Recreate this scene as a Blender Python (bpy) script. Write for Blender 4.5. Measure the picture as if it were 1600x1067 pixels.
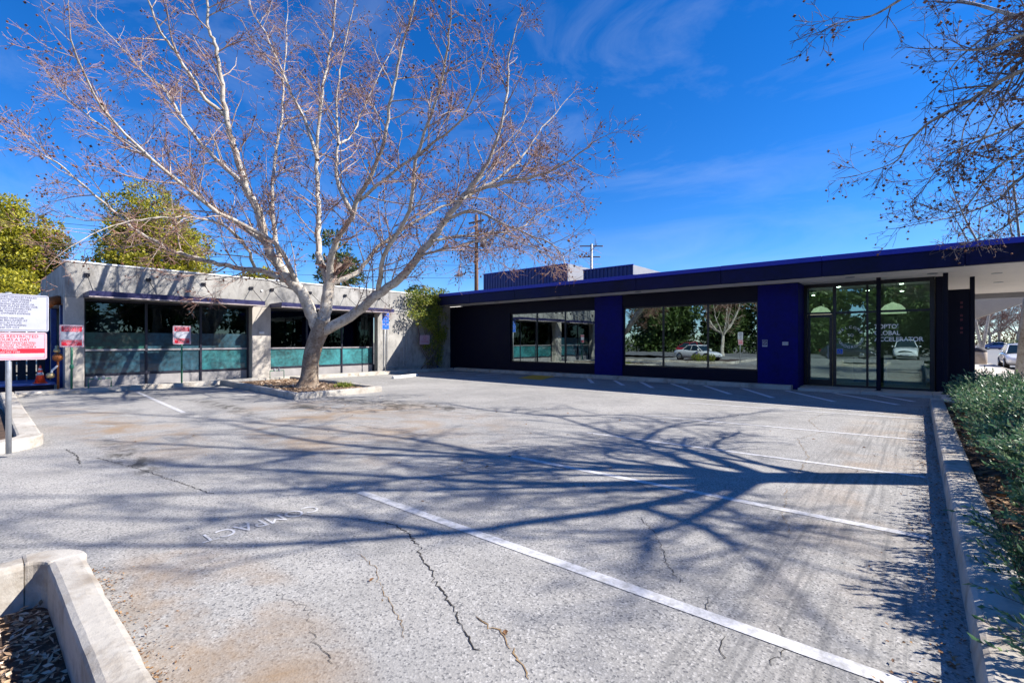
import bpy, bmesh, math, random
import numpy as np
from mathutils import Vector, Matrix

for o in list(bpy.data.objects):
    bpy.data.objects.remove(o, do_unlink=True)
scene = bpy.context.scene
COL = scene.collection
R = math.radians
rng = random.Random(7)
npr = np.random.default_rng(11)

# ------------------------------------------------------------------ camera
cam = bpy.data.cameras.new('camera')
cam.sensor_width = 36.0
cam.lens = 16.63
cam.clip_start = 0.05
cam.clip_end = 3000
camo = bpy.data.objects.new('camera', cam)
COL.objects.link(camo)
camo.location = (0, 0, 1.6)
camo.rotation_euler = (R(90), 0, R(40.7))
scene.camera = camo
scene.render.resolution_x = 1024
scene.render.resolution_y = 682

# ------------------------------------------------------------------ light
SUN = Vector((1.28, 1.0, 1.30)).normalized()
sun = bpy.data.lights.new('sun', 'SUN')
sun.energy = 5.0
sun.angle = R(0.5)
sun.color = (1.0, 0.945, 0.865)
suno = bpy.data.objects.new('sun', sun)
COL.objects.link(suno)
suno.location = (20, 16, 30)
suno.rotation_euler = SUN.to_track_quat('Z', 'Y').to_euler()

world = bpy.data.worlds.new('World')
scene.world = world
world.use_nodes = True
wn, wl = world.node_tree.nodes, world.node_tree.links
wn.clear()
w_out = wn.new('ShaderNodeOutputWorld')
w_bg = wn.new('ShaderNodeBackground')
w_sky = wn.new('ShaderNodeTexSky')
w_sky.sky_type = 'NISHITA'
w_sky.sun_disc = False
w_sky.sun_elevation = math.asin(SUN.z)
w_sky.sun_rotation = math.atan2(SUN.x, SUN.y)
w_sky.altitude = 1500
w_sky.air_density = 1.0
w_sky.dust_density = 0.0
w_sky.ozone_density = 6.0
w_hsv = wn.new('ShaderNodeHueSaturation')
w_hsv.inputs['Saturation'].default_value = 1.27
w_hsv.inputs['Hue'].default_value = 0.509
w_hsv.inputs['Value'].default_value = 1.22
w_tc = wn.new('ShaderNodeTexCoord')
w_map = wn.new('ShaderNodeMapping')
w_map.inputs['Rotation'].default_value = (0, R(18), R(35))
w_map.inputs['Scale'].default_value = (1.1, 4.0, 6.5)
w_noise = wn.new('ShaderNodeTexNoise')
w_noise.inputs['Scale'].default_value = 1.3
w_noise.inputs['Detail'].default_value = 7
w_noise.inputs['Roughness'].default_value = 0.62
w_noise.inputs['Distortion'].default_value = 0.9
w_ramp = wn.new('ShaderNodeValToRGB')
w_ramp.color_ramp.elements[0].position = 0.46
w_ramp.color_ramp.elements[0].color = (0, 0, 0, 1)
w_ramp.color_ramp.elements[1].position = 0.92
w_ramp.color_ramp.elements[1].color = (0.20, 0.20, 0.20, 1)
w_mix = wn.new('ShaderNodeMix')
w_mix.data_type = 'RGBA'
w_mix.inputs['B'].default_value = (5.2, 5.9, 7.2, 1)
wl.new(w_tc.outputs['Generated'], w_map.inputs['Vector'])
wl.new(w_map.outputs['Vector'], w_noise.inputs['Vector'])
wl.new(w_noise.outputs['Fac'], w_ramp.inputs['Fac'])
wl.new(w_sky.outputs['Color'], w_hsv.inputs['Color'])
wl.new(w_ramp.outputs['Color'], w_mix.inputs['Factor'])
wl.new(w_hsv.outputs['Color'], w_mix.inputs['A'])
wl.new(w_mix.outputs['Result'], w_bg.inputs['Color'])
w_bg.inputs['Strength'].default_value = 0.078
wl.new(w_bg.outputs['Background'], w_out.inputs['Surface'])

vs = scene.view_settings
vs.view_transform = 'Standard'
vs.look = 'None'
vs.exposure = 1.1
vs.gamma = 1.0
vs.use_curve_mapping = False
scene.render.engine = 'CYCLES'

# ------------------------------------------------------------------ materials
def hexmix(nt, fac, a, b):
    m = nt.nodes.new('ShaderNodeMix')
    m.data_type = 'RGBA'
    for sock, v in (('A', a), ('B', b)):
        if isinstance(v, tuple):
            m.inputs[sock].default_value = (*v, 1)
        else:
            nt.links.new(v, m.inputs[sock])
    if isinstance(fac, float):
        m.inputs['Factor'].default_value = fac
    else:
        nt.links.new(fac, m.inputs['Factor'])
    return m.outputs['Result']

def math_node(nt, op, a, b=None, c=None, clamp=False):
    n = nt.nodes.new('ShaderNodeMath')
    n.operation = op
    n.use_clamp = clamp
    for i, v in enumerate((a, b, c)):
        if v is None:
            continue
        if isinstance(v, (int, float)):
            n.inputs[i].default_value = v
        else:
            nt.links.new(v, n.inputs[i])
    return n.outputs[0]

def noise(nt, vec, scale, detail=4, rough=0.55, dist=0.0):
    n = nt.nodes.new('ShaderNodeTexNoise')
    n.inputs['Scale'].default_value = scale
    n.inputs['Detail'].default_value = detail
    n.inputs['Roughness'].default_value = rough
    n.inputs['Distortion'].default_value = dist
    if vec is not None:
        nt.links.new(vec, n.inputs['Vector'])
    return n.outputs['Fac']

def ramp(nt, fac, p0, p1, c0=0.0, c1=1.0):
    n = nt.nodes.new('ShaderNodeMapRange')
    n.inputs['From Min'].default_value = p0
    n.inputs['From Max'].default_value = p1
    n.inputs['To Min'].default_value = c0
    n.inputs['To Max'].default_value = c1
    nt.links.new(fac, n.inputs['Value'])
    return n.outputs['Result']

def coords(nt, scale=(1, 1, 1), kind='Object'):
    tc = nt.nodes.new('ShaderNodeTexCoord')
    mp = nt.nodes.new('ShaderNodeMapping')
    mp.inputs['Scale'].default_value = scale
    nt.links.new(tc.outputs[kind], mp.inputs['Vector'])
    return mp.outputs['Vector']

def new_mat(name):
    m = bpy.data.materials.new(name)
    m.use_nodes = True
    nt = m.node_tree
    b = nt.nodes['Principled BSDF']
    return m, nt, b

def bump(nt, b, height, strength, dist=0.02):
    n = nt.nodes.new('ShaderNodeBump')
    n.inputs['Strength'].default_value = strength
    n.inputs['Distance'].default_value = dist
    nt.links.new(height, n.inputs['Height'])
    nt.links.new(n.outputs['Normal'], b.inputs['Normal'])

def simple(name, col, rough=0.6, metal=0.0, var=0.18, scale=6.0, bmp=0.0, spec=0.5, coat=0.0):
    """a base colour broken up by two scales of noise"""
    m, nt, b = new_mat(name)
    v = coords(nt)
    n1 = noise(nt, v, scale, 5)
    n2 = noise(nt, v, scale * 9, 3)
    f = math_node(nt, 'ADD', math_node(nt, 'MULTIPLY', n1, 0.65), math_node(nt, 'MULTIPLY', n2, 0.35))
    lo = tuple(c * (1 - var * 1.6) for c in col)
    hi = tuple(min(1, c * (1 + var * 1.2)) for c in col)
    c = hexmix(nt, ramp(nt, f, 0.33, 0.67), lo, hi)
    nt.links.new(c, b.inputs['Base Color'])
    b.inputs['Roughness'].default_value = rough
    nt.links.new(ramp(nt, n1, 0.3, 0.7, max(0.02, rough - 0.08), min(1, rough + 0.08)), b.inputs['Roughness'])
    b.inputs['Metallic'].default_value = metal
    b.inputs['Specular IOR Level'].default_value = spec
    b.inputs['Coat Weight'].default_value = coat
    if bmp:
        bump(nt, b, n2, bmp, 0.01)
    return m

M = {}

def blob_mask(nt, vec, cx, cy, rx, ry, edge=0.5):
    """soft ellipse in world x,y"""
    s = nt.nodes.new('ShaderNodeSeparateXYZ')
    nt.links.new(vec, s.inputs[0])
    dx = math_node(nt, 'DIVIDE', math_node(nt, 'SUBTRACT', s.outputs[0], cx), rx)
    dy = math_node(nt, 'DIVIDE', math_node(nt, 'SUBTRACT', s.outputs[1], cy), ry)
    d2 = math_node(nt, 'ADD', math_node(nt, 'MULTIPLY', dx, dx), math_node(nt, 'MULTIPLY', dy, dy))
    return ramp(nt, d2, 1.0, edge)

def make_asphalt():
    m, nt, b = new_mat('weathered_asphalt')
    v = coords(nt)
    big = noise(nt, v, 0.32, 5, 0.6, 0.3)
    mid = noise(nt, v, 2.2, 5, 0.6)
    fine = noise(nt, v, 60, 5, 0.8)
    grit = nt.nodes.new('ShaderNodeTexVoronoi')
    grit.inputs['Scale'].default_value = 88
    nt.links.new(v, grit.inputs['Vector'])
    gsep = nt.nodes.new('ShaderNodeSeparateColor')
    nt.links.new(grit.outputs['Color'], gsep.inputs[0])
    c = hexmix(nt, ramp(nt, big, 0.3, 0.7), (0.235, 0.227, 0.215), (0.395, 0.378, 0.350))
    c = hexmix(nt, ramp(nt, mid, 0.42, 0.7, 0, 0.35), c, (0.375, 0.37, 0.36))
    c = hexmix(nt, ramp(nt, gsep.outputs[0], 0.68, 0.95, 0, 0.85), c, (0.10, 0.10, 0.105))
    c = hexmix(nt, ramp(nt, gsep.outputs[1], 0.76, 1.0, 0, 0.6), c, (0.58, 0.56, 0.53))
    c = hexmix(nt, ramp(nt, fine, 0.50, 0.70, 0, 0.62), c, (0.11, 0.11, 0.11))
    # rusty washed-out dirt, with its own outline
    dirt_n = noise(nt, v, 0.9, 6, 0.65, 0.8)
    for cx, cy, rx, ry, k in ((-9.0, 5.6, 4.5, 2.4, .75), (-10.5, 2.1, 3.6, .9, .8), (-3.1, 0.95, 1.6, 0.55, 1.0),
                              (-13.0, 1.6, 3.5, 0.8, .7), (-7.5, 3.6, 2.5, 0.7, .7), (-0.4, 9, 0.8, 7, .45)):
        mk = math_node(nt, 'MULTIPLY', blob_mask(nt, v, cx, cy, rx, ry, 0.2), ramp(nt, dirt_n, 0.42, 0.66, 0, k * .95), clamp=True)
        c = hexmix(nt, mk, c, (0.28, 0.185, 0.10))
    # oil and tar stains
    oil_n = noise(nt, v, 1.7, 8, 0.75, 1.5)
    for cx, cy, rx, ry in ((-10.9, 6.9, 2.8, 0.75), (-9.2, 7.6, 2.4, 0.55), (-11.2, 5.4, 1.4, 0.4), (-13.0, 4.2, 3.0, 0.35), (-8.4, 1.5, 2.0, 0.25)):
        mk = math_node(nt, 'MULTIPLY', blob_mask(nt, v, cx, cy, rx, ry, 0.1), ramp(nt, oil_n, 0.46, 0.58, 0, 0.9), clamp=True)
        c = hexmix(nt, mk, c, (0.045, 0.04, 0.032))
    # tyre scuffs near the kerb stops: long streaks along the driving direction
    vs_ = coords(nt, (0.35, 14, 1))
    st = noise(nt, vs_, 1.6, 4, 0.6)
    c = hexmix(nt, ramp(nt, st, 0.6, 0.78, 0, 0.28), c, (0.13, 0.128, 0.125))
    # rubber marks left by wheels pulling up to the right-hand kerb
    vk = coords(nt, (16, 0.5, 1))
    rub = noise(nt, vk, 1.4, 4, 0.6)
    mk = math_node(nt, 'MULTIPLY', blob_mask(nt, v, -0.45, 6.0, 0.75, 8.5, 0.5), ramp(nt, rub, 0.46, 0.66, 0, 0.55), clamp=True)
    c = hexmix(nt, mk, c, (0.10, 0.10, 0.10))
    # patchy binder wear
    wear = noise(nt, v, 0.75, 7, 0.7, 0.6)
    c = hexmix(nt, ramp(nt, wear, 0.46, 0.70, 0, 0.48), c, (0.15, 0.148, 0.145))
    nt.links.new(c, b.inputs['Base Color'])
    b.inputs['Roughness'].default_value = 0.88
    b.inputs['Specular IOR Level'].default_value = 0.3
    h = math_node(nt, 'ADD', math_node(nt, 'MULTIPLY', grit.outputs['Distance'], 0.8), fine)
    bump(nt, b, h, 0.32, 0.006)
    return m
M['asphalt'] = make_asphalt()

def make_concrete(name, c0, c1, stain_shade, vertical=False, bmp=0.25):
    m, nt, b = new_mat(name)
    v = coords(nt)
    big = noise(nt, v, 0.8, 6, 0.62, 0.4)
    fine = noise(nt, v, 26, 5, 0.7)
    vv = coords(nt, (1.6, 1.6, 0.7) if vertical else (1.5, 1.5, 1.5))
    streak = noise(nt, vv, 2.2, 6, 0.65)
    pits = nt.nodes.new('ShaderNodeTexVoronoi')
    pits.inputs['Scale'].default_value = 9
    nt.links.new(v, pits.inputs['Vector'])
    c = hexmix(nt, ramp(nt, big, 0.32, 0.68), c0, c1)
    c = hexmix(nt, ramp(nt, streak, 0.48, 0.70, 0, 0.75), c, stain_shade)
    c = hexmix(nt, ramp(nt, fine, 0.52, 0.72, 0, 0.35), c, tuple(x * 0.6 for x in c0))
    c = hexmix(nt, ramp(nt, pits.outputs['Distance'], 0.10, 0.05, 0, 0.5), c, tuple(x * 0.4 for x in c0))
    nt.links.new(c, b.inputs['Base Color'])
    b.inputs['Roughness'].default_value = 0.85
    b.inputs['Specular IOR Level'].default_value = 0.3
    bump(nt, b, math_node(nt, 'ADD', fine, math_node(nt, 'MULTIPLY', big, 2.0)), bmp, 0.012)
    return m
M['concrete'] = make_concrete('stain_and_twig_shade_concrete', (0.25, 0.242, 0.23), (0.43, 0.415, 0.385), (0.11, 0.103, 0.095), True, 0.4)  # wall blotches: stains plus twig shadows painted into the colour
M['pillar'] = make_concrete('smooth_pillar_concrete', (0.42, 0.385, 0.34), (0.52, 0.48, 0.43), (0.32, 0.29, 0.25), True, 0.12)
M['kerb'] = make_concrete('kerb_concrete', (0.36, 0.335, 0.295), (0.52, 0.485, 0.43), (0.21, 0.165, 0.12), False, 0.5)
M['sidewalk'] = make_concrete('sidewalk_concrete', (0.46, 0.43, 0.385), (0.56, 0.53, 0.48), (0.36, 0.32, 0.27), False, 0.12)
M['sillpanel'] = simple('grey_sill_panel', (0.30, 0.285, 0.285), 0.6, var=0.12, scale=3)
M['cap'] = simple('white_parapet_cap', (0.78, 0.77, 0.74), 0.5, var=0.06)
M['navy'] = simple('navy_wall_paint', (0.002, 0.003, 0.12), 0.6, var=0.28, scale=0.9, spec=0.15)
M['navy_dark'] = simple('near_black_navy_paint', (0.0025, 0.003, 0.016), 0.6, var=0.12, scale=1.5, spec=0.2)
M['navy_cap'] = simple('skylit_blue_roof_edge_metal', (0.008, 0.02, 0.36), 0.5, var=0.1, scale=2.0)  # cap brighter than the fascia: caught sky light put into the colour
M['navy_fascia'] = simple('dark_navy_fascia_paint', (0.002, 0.003, 0.04), 0.5, var=0.35, scale=0.9, spec=0.2)
M['black'] = simple('black_frame_metal', (0.008, 0.008, 0.014), 0.35, var=0.2)
M['soffit'] = simple('offwhite_soffit', (0.80, 0.75, 0.69), 0.7, var=0.05, scale=1.0)
M['screen'] = simple('corrugated_roof_screen', (0.012, 0.028, 0.16), 0.55, 0.0, var=0.08, scale=1.0)
M['screen_side'] = simple('pale_sunlit_roof_screen', (0.26, 0.26, 0.28), 0.5, 0.1, var=0.06, scale=1.0)  # side faces paler than the ribbed front: sunlight put into the colour
M['awning'] = simple('dark_blue_awning_steel', (0.03, 0.03, 0.10), 0.4, 0.4, var=0.15)
M['awning_top'] = simple('blue_grey_awning_sheet', (0.20, 0.21, 0.30), 0.45, 0.2, var=0.12)
M['awning_edge'] = simple('pinkish_grey_awning_angle', (0.40, 0.34, 0.34), 0.55, var=0.1)
M['frame'] = simple('dark_window_frame', (0.02, 0.02, 0.035), 0.4, var=0.15)
M['frame_lit'] = simple('grey_lit_frame', (0.34, 0.32, 0.34), 0.4, 0.4, var=0.1)  # paler frame copy: light on the transoms put into the colour
M['teal'] = simple('teal_frosted_film', (0.020, 0.15, 0.165), 0.5, var=0.55, scale=0.9, coat=0.9)  # uneven tone paints soft hedge reflections into the film
M['teal_blue'] = simple('blue_teal_frosted_film', (0.012, 0.06, 0.09), 0.45, var=0.62, scale=0.8, coat=0.9)  # same painted reflections in the blue-teal film
M['teal_green'] = simple('green_teal_frosted_film', (0.012, 0.085, 0.065), 0.45, var=0.62, scale=0.8, coat=0.9)  # same painted reflections in the green-teal film
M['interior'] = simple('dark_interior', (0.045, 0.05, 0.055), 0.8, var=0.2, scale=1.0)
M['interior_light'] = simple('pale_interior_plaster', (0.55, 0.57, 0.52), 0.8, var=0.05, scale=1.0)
M['interior_floor'] = simple('olive_interior_floor', (0.32, 0.36, 0.20), 0.4, var=0.08, scale=1.0)
M['paint'] = None
def make_lit(name, col, k):
    m, nt, b = new_mat(name)
    v = coords(nt)
    c = hexmix(nt, ramp(nt, noise(nt, v, 8, 2), 0.3, 0.7), col, tuple(x * .92 for x in col))
    nt.links.new(c, b.inputs['Emission Color'])
    b.inputs['Emission Strength'].default_value = k
    return m
M['lampshade'] = make_lit('glowing_cream_lampshade', (0.85, 0.80, 0.58), 0.5)  # glow added so the shades show in the dark interior
M['lit'] = make_lit('lit_downlight', (1.0, 0.93, 0.8), 12.0)
M['steel'] = simple('galvanised_post', (0.45, 0.47, 0.50), 0.4, 0.6, var=0.1, scale=12)
M['green_post'] = simple('green_sign_post', (0.03, 0.20, 0.11), 0.5, var=0.2, scale=12)
M['sign_white'] = simple('white_sign_sheet', (0.38, 0.39, 0.45), 0.35, var=0.04)
M['sign_red'] = simple('red_sign_ink', (0.48, 0.01, 0.03), 0.4, var=0.08)
M['sign_pink'] = simple('faded_pink_sign', (0.50, 0.33, 0.38), 0.45, var=0.06)
M['sign_blue'] = simple('blue_sign_sheet', (0.02, 0.13, 0.62), 0.35, var=0.06)
M['ink'] = simple('dark_sign_ink', (0.05, 0.05, 0.12), 0.5, var=0.1)
M['sign_red_faded'] = simple('faded_red_ink', (0.50, 0.10, 0.15), 0.45, var=0.1)
M['glass_ink'] = simple('white_window_vinyl', (0.95, 0.97, 0.95), 0.6, var=0.03)
M['blade_ink'] = simple('weathered_maroon_letters', (0.10, 0.012, 0.03), 0.6, var=0.2)
M['yellow'] = simple('yellow_ramp_paint', (0.72, 0.40, 0.02), 0.6, var=0.15, bmp=0.3)
M['orange'] = simple('orange_cone_rubber', (0.80, 0.07, 0.02), 0.45, var=0.1)
M['wood_pole'] = simple('creosoted_pole_wood', (0.16, 0.085, 0.05), 0.85, var=0.3, scale=4, bmp=0.4)
M['fence'] = simple('dark_fence_board', (0.035, 0.03, 0.04), 0.8, var=0.35, scale=3)
M['blue_steel'] = simple('blue_painted_steel', (0.02, 0.05, 0.22), 0.5, var=0.25, scale=3)
M['rust'] = simple('rusty_orange_pipe', (0.42, 0.13, 0.035), 0.6, 0.3, var=0.35, scale=14)
M['brass'] = simple('brass_valve', (0.55, 0.42, 0.22), 0.4, 0.7, var=0.2, scale=14)
M['grey_metal'] = simple('grey_weathered_metal', (0.36, 0.37, 0.39), 0.5, 0.4, var=0.15)
M['soil'] = simple('dry_planting_soil', (0.17, 0.105, 0.06), 0.95, var=0.4, scale=5, bmp=0.8)
M['soil_dark'] = simple('dark_mulch_soil', (0.075, 0.045, 0.03), 0.95, var=0.45, scale=5, bmp=0.8)
M['dirt'] = simple('far_ground', (0.20, 0.185, 0.16), 0.95, var=0.25, scale=0.2)
M['road'] = simple('street_asphalt', (0.16, 0.16, 0.165), 0.85, var=0.15, scale=0.6, bmp=0.2)
M['tyre'] = simple('tyre_rubber', (0.015, 0.015, 0.017), 0.8, var=0.2)
M['rim'] = simple('alloy_rim', (0.45, 0.46, 0.48), 0.3, 0.8, var=0.1)
M['carglass'] = simple('dark_car_glass', (0.015, 0.03, 0.04), 0.06, var=0.1)
M['lamp_lens'] = simple('clear_headlamp', (0.75, 0.78, 0.82), 0.12, var=0.05)
M['tail'] = simple('red_tail_lamp', (0.5, 0.01, 0.02), 0.15, var=0.1)
M['car_white'] = simple('white_car_paint', (0.78, 0.79, 0.81), 0.25, var=0.02, coat=1.0)
M['car_red'] = simple('dark_red_car_paint', (0.32, 0.015, 0.02), 0.25, var=0.04, coat=1.0)
M['car_blue'] = simple('blue_car_paint', (0.06, 0.10, 0.28), 0.25, var=0.04, coat=1.0)
M['car_dark'] = simple('charcoal_car_paint', (0.03, 0.03, 0.04), 0.25, var=0.04, coat=1.0)
M['bin'] = make_concrete('exposed_aggregate_bin', (0.42, 0.34, 0.27), (0.54, 0.45, 0.37), (0.34, 0.27, 0.2), False, 0.5)
M['beige'] = simple('beige_stucco', (0.58, 0.49, 0.38), 0.8, var=0.06, scale=1.5)
M['desk_white'] = simple('cream_desk_top', (0.7, 0.68, 0.58), 0.5, var=0.04)
M['desk'] = simple('dark_teal_desk', (0.03, 0.12, 0.15), 0.4, var=0.1)
M['desk2'] = simple('olive_desk_front', (0.22, 0.26, 0.06), 0.5, var=0.08)

def make_paint():
    m, nt, b = new_mat('worn_white_line_paint')
    v = coords(nt)
    n = noise(nt, v, 14, 6, 0.75)
    n2 = noise(nt, v, 1.5, 4, 0.6)
    f = math_node(nt, 'ADD', n, math_node(nt, 'MULTIPLY', n2, 0.35))
    c = hexmix(nt, ramp(nt, f, 0.60, 0.78), (0.56, 0.555, 0.57), (0.36, 0.355, 0.345))
    nt.links.new(c, b.inputs['Base Color'])
    b.inputs['Roughness'].default_value = 0.75
    bump(nt, b, n, 0.3, 0.004)
    return m
M['paint'] = make_paint()

def make_faded():
    m, nt, b = new_mat('half_worn_away_lettering_paint')
    v = coords(nt)
    n = noise(nt, v, 9, 6, 0.8)
    c = hexmix(nt, ramp(nt, n, 0.42, 0.56), (0.46, 0.45, 0.45), (0.29, 0.285, 0.275))
    nt.links.new(c, b.inputs['Base Color'])
    b.inputs['Roughness'].default_value = 0.85
    return m
M['faded'] = make_faded()
M['hatch_paint'] = simple('bright_white_line_paint', (0.70, 0.70, 0.71), 0.7, var=0.15, scale=8)  # colour brightened so the hatch stripes show in deep shade
M['crack'] = simple('dirt_filled_crack', (0.035, 0.03, 0.025), 0.95, var=0.5, scale=4)
M['crack_tan'] = simple('debris_filled_crack', (0.24, 0.16, 0.08), 0.95, var=0.5, scale=9)

def make_bark(name, pale, mid, dark, s=2.6):
    m, nt, b = new_mat(name)
    v = coords(nt)
    p = noise(nt, v, s, 5, 0.6, 0.8)
    q = noise(nt, v, s * 5, 5, 0.65, 0.5)
    c = hexmix(nt, ramp(nt, p, 0.42, 0.58), pale, mid)
    c = hexmix(nt, ramp(nt, q, 0.52, 0.66, 0, 0.8), c, dark)
    nt.links.new(c, b.inputs['Base Color'])
    b.inputs['Roughness'].default_value = 0.85
    b.inputs['Specular IOR Level'].default_value = 0.25
    bump(nt, b, math_node(nt, 'ADD', p, q), 0.5, 0.02)
    return m
M['bark_trunk'] = make_bark('mottled_sycamore_bark', (0.34, 0.275, 0.21), (0.23, 0.165, 0.115), (0.11, 0.075, 0.05), 3.5)
M['bark_limb'] = make_bark('pale_sycamore_limb_bark', (0.50, 0.46, 0.40), (0.37, 0.32, 0.265), (0.16, 0.12, 0.09), 2.2)
M['twig'] = make_bark('pinkish_twig_bark', (0.31, 0.195, 0.155), (0.24, 0.135, 0.105), (0.12, 0.065, 0.05), 3)
M['twig_mid'] = make_bark('pale_branch_bark', (0.43, 0.35, 0.30), (0.32, 0.24, 0.20), (0.15, 0.095, 0.075), 3)
M['twig_dark'] = make_bark('grey_brown_branch_bark', (0.20, 0.16, 0.15), (0.13, 0.10, 0.10), (0.07, 0.05, 0.05), 3)
M['bark_dark'] = make_bark('dark_evergreen_bark', (0.16, 0.11, 0.075), (0.11, 0.075, 0.05), (0.05, 0.035, 0.025), 3)

def leaf_mat(name, a, b_, c_, rough=0.5, trans=0.25):
    m, nt, b = new_mat(name)
    g = nt.nodes.new('ShaderNodeNewGeometry')
    r = g.outputs['Random Per Island']
    cr = nt.nodes.new('ShaderNodeValToRGB')
    cr.color_ramp.elements[0].color = (*a, 1)
    cr.color_ramp.elements[1].color = (*c_, 1)
    e = cr.color_ramp.elements.new(0.55)
    e.color = (*b_, 1)
    nt.links.new(r, cr.inputs['Fac'])
    nt.links.new(cr.outputs['Color'], b.inputs['Base Color'])
    b.inputs['Roughness'].default_value = rough
    tr = nt.nodes.new('ShaderNodeBsdfTranslucent')
    nt.links.new(cr.outputs['Color'], tr.inputs['Color'])
    mx = nt.nodes.new('ShaderNodeMixShader')
    mx.inputs[0].default_value = trans
    nt.links.new(b.outputs[0], mx.inputs[1])
    nt.links.new(tr.outputs[0], mx.inputs[2])
    nt.links.new(mx.outputs[0], nt.nodes['Material Output'].inputs['Surface'])
    return m
M['leaf_ever'] = leaf_mat('olive_evergreen_needles', (0.05, 0.07, 0.008), (0.36, 0.345, 0.025), (0.60, 0.52, 0.05), 0.5, 0.45)
M['leaf_dark'] = leaf_mat('dark_evergreen_leaves', (0.02, 0.04, 0.012), (0.05, 0.085, 0.02), (0.10, 0.12, 0.03))
M['leaf_hedge'] = leaf_mat('grey_green_hedge_leaves', (0.03, 0.11, 0.06), (0.10, 0.225, 0.105), (0.29, 0.38, 0.17), 0.45)
M['leaf_vine'] = leaf_mat('yellow_green_vine_leaves', (0.07, 0.12, 0.015), (0.20, 0.25, 0.025), (0.40, 0.38, 0.06), 0.5)
M['leaf_far'] = leaf_mat('green_far_leaves', (0.03, 0.06, 0.015), (0.07, 0.12, 0.03), (0.13, 0.18, 0.05))
M['leaf_dead'] = leaf_mat('dead_brown_leaves', (0.10, 0.05, 0.025), (0.22, 0.11, 0.045), (0.36, 0.22, 0.10), 0.8, 0.1)
M['chips'] = leaf_mat('pale_wood_chips', (0.20, 0.12, 0.07), (0.42, 0.29, 0.18), (0.66, 0.54, 0.42), 0.85, 0.05)
M['flower'] = leaf_mat('purple_petals', (0.30, 0.08, 0.42), (0.42, 0.16, 0.55), (0.60, 0.30, 0.65), 0.6, 0.2)
M['seed'] = leaf_mat('brown_seed_balls', (0.06, 0.025, 0.018), (0.13, 0.055, 0.035), (0.25, 0.11, 0.06), 0.9, 0.0)

def make_glass(name, tint, refl, rough=0.0):
    """coated window glass: part mirror, part see-through"""
    m = bpy.data.materials.new(name)
    m.use_nodes = True
    nt = m.node_tree
    nt.nodes.clear()
    out = nt.nodes.new('ShaderNodeOutputMaterial')
    t = nt.nodes.new('ShaderNodeBsdfTransparent')
    t.inputs['Color'].default_value = (*tint, 1)
    g = nt.nodes.new('ShaderNodeBsdfGlossy')
    g.inputs['Roughness'].default_value = rough
    g.inputs['Color'].default_value = (0.62, 0.74, 0.74, 1)
    v = coords(nt)
    n = noise(nt, v, 1.4, 2, 0.5)
    bm_ = nt.nodes.new('ShaderNodeBump')
    bm_.inputs['Strength'].default_value = 0.05
    bm_.inputs['Distance'].default_value = 0.02
    nt.links.new(n, bm_.inputs['Height'])
    nt.links.new(bm_.outputs['Normal'], g.inputs['Normal'])
    lw = nt.nodes.new('ShaderNodeFresnel')
    lw.inputs['IOR'].default_value = 1.5
    f = math_node(nt, 'ADD', lw.outputs[0], refl, clamp=True)
    mx = nt.nodes.new('ShaderNodeMixShader')
    nt.links.new(f, mx.inputs[0])
    nt.links.new(t.outputs[0], mx.inputs[1])
    nt.links.new(g.outputs[0], mx.inputs[2])
    nt.links.new(mx.outputs[0], out.inputs['Surface'])
    return m
M['glass_dark'] = make_glass('mirror_tinted_glass', (0.18, 0.22, 0.25), 0.38)
M['glass_entry'] = make_glass('green_entry_glass', (0.66, 0.85, 0.78), 0.20)
M['glass_left'] = make_glass('dark_storefront_glass', (0.30, 0.38, 0.42), 0.03)

# ------------------------------------------------------------------ builders
def org(p):
    v = Vector((0, 0, 0))
    while p is not None:
        v = v + p.location
        p = p.parent
    return v

def link(o, parent=None):
    COL.objects.link(o)
    if parent is not None:
        o.parent = parent
    return o

def tag(o, label=None, cat=None, group=None, kind=None):
    for k, v in (('label', label), ('category', cat), ('group', group), ('kind', kind)):
        if v is not None:
            o[k] = v
    return o

def thing(name, loc, label, cat, group=None):
    o = bpy.data.objects.new(name, None)
    o.empty_display_size = 0.2
    link(o)
    o.location = loc
    return tag(o, label, cat, group)

def np_mesh(name, V, F, mat, parent=None, smooth=False):
    """V (n,3) world coords, F (m,k) equal-size faces"""
    V = np.asarray(V, dtype=np.float32) - np.array(org(parent), dtype=np.float32)
    F = np.asarray(F, dtype=np.int32)
    me = bpy.data.meshes.new(name)
    me.vertices.add(len(V))
    me.vertices.foreach_set('co', V.ravel())
    k = F.shape[1]
    me.loops.add(F.size)
    me.loops.foreach_set('vertex_index', F.ravel())
    me.polygons.add(len(F))
    me.polygons.foreach_set('loop_start', np.arange(0, F.size, k, dtype=np.int32))
    me.polygons.foreach_set('loop_total', np.full(len(F), k, dtype=np.int32))
    me.polygons.foreach_set('use_smooth', np.full(len(F), smooth))
    me.update(calc_edges=True)
    me.materials.append(mat)
    o = bpy.data.objects.new(name, me)
    return link(o, parent)

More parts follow.
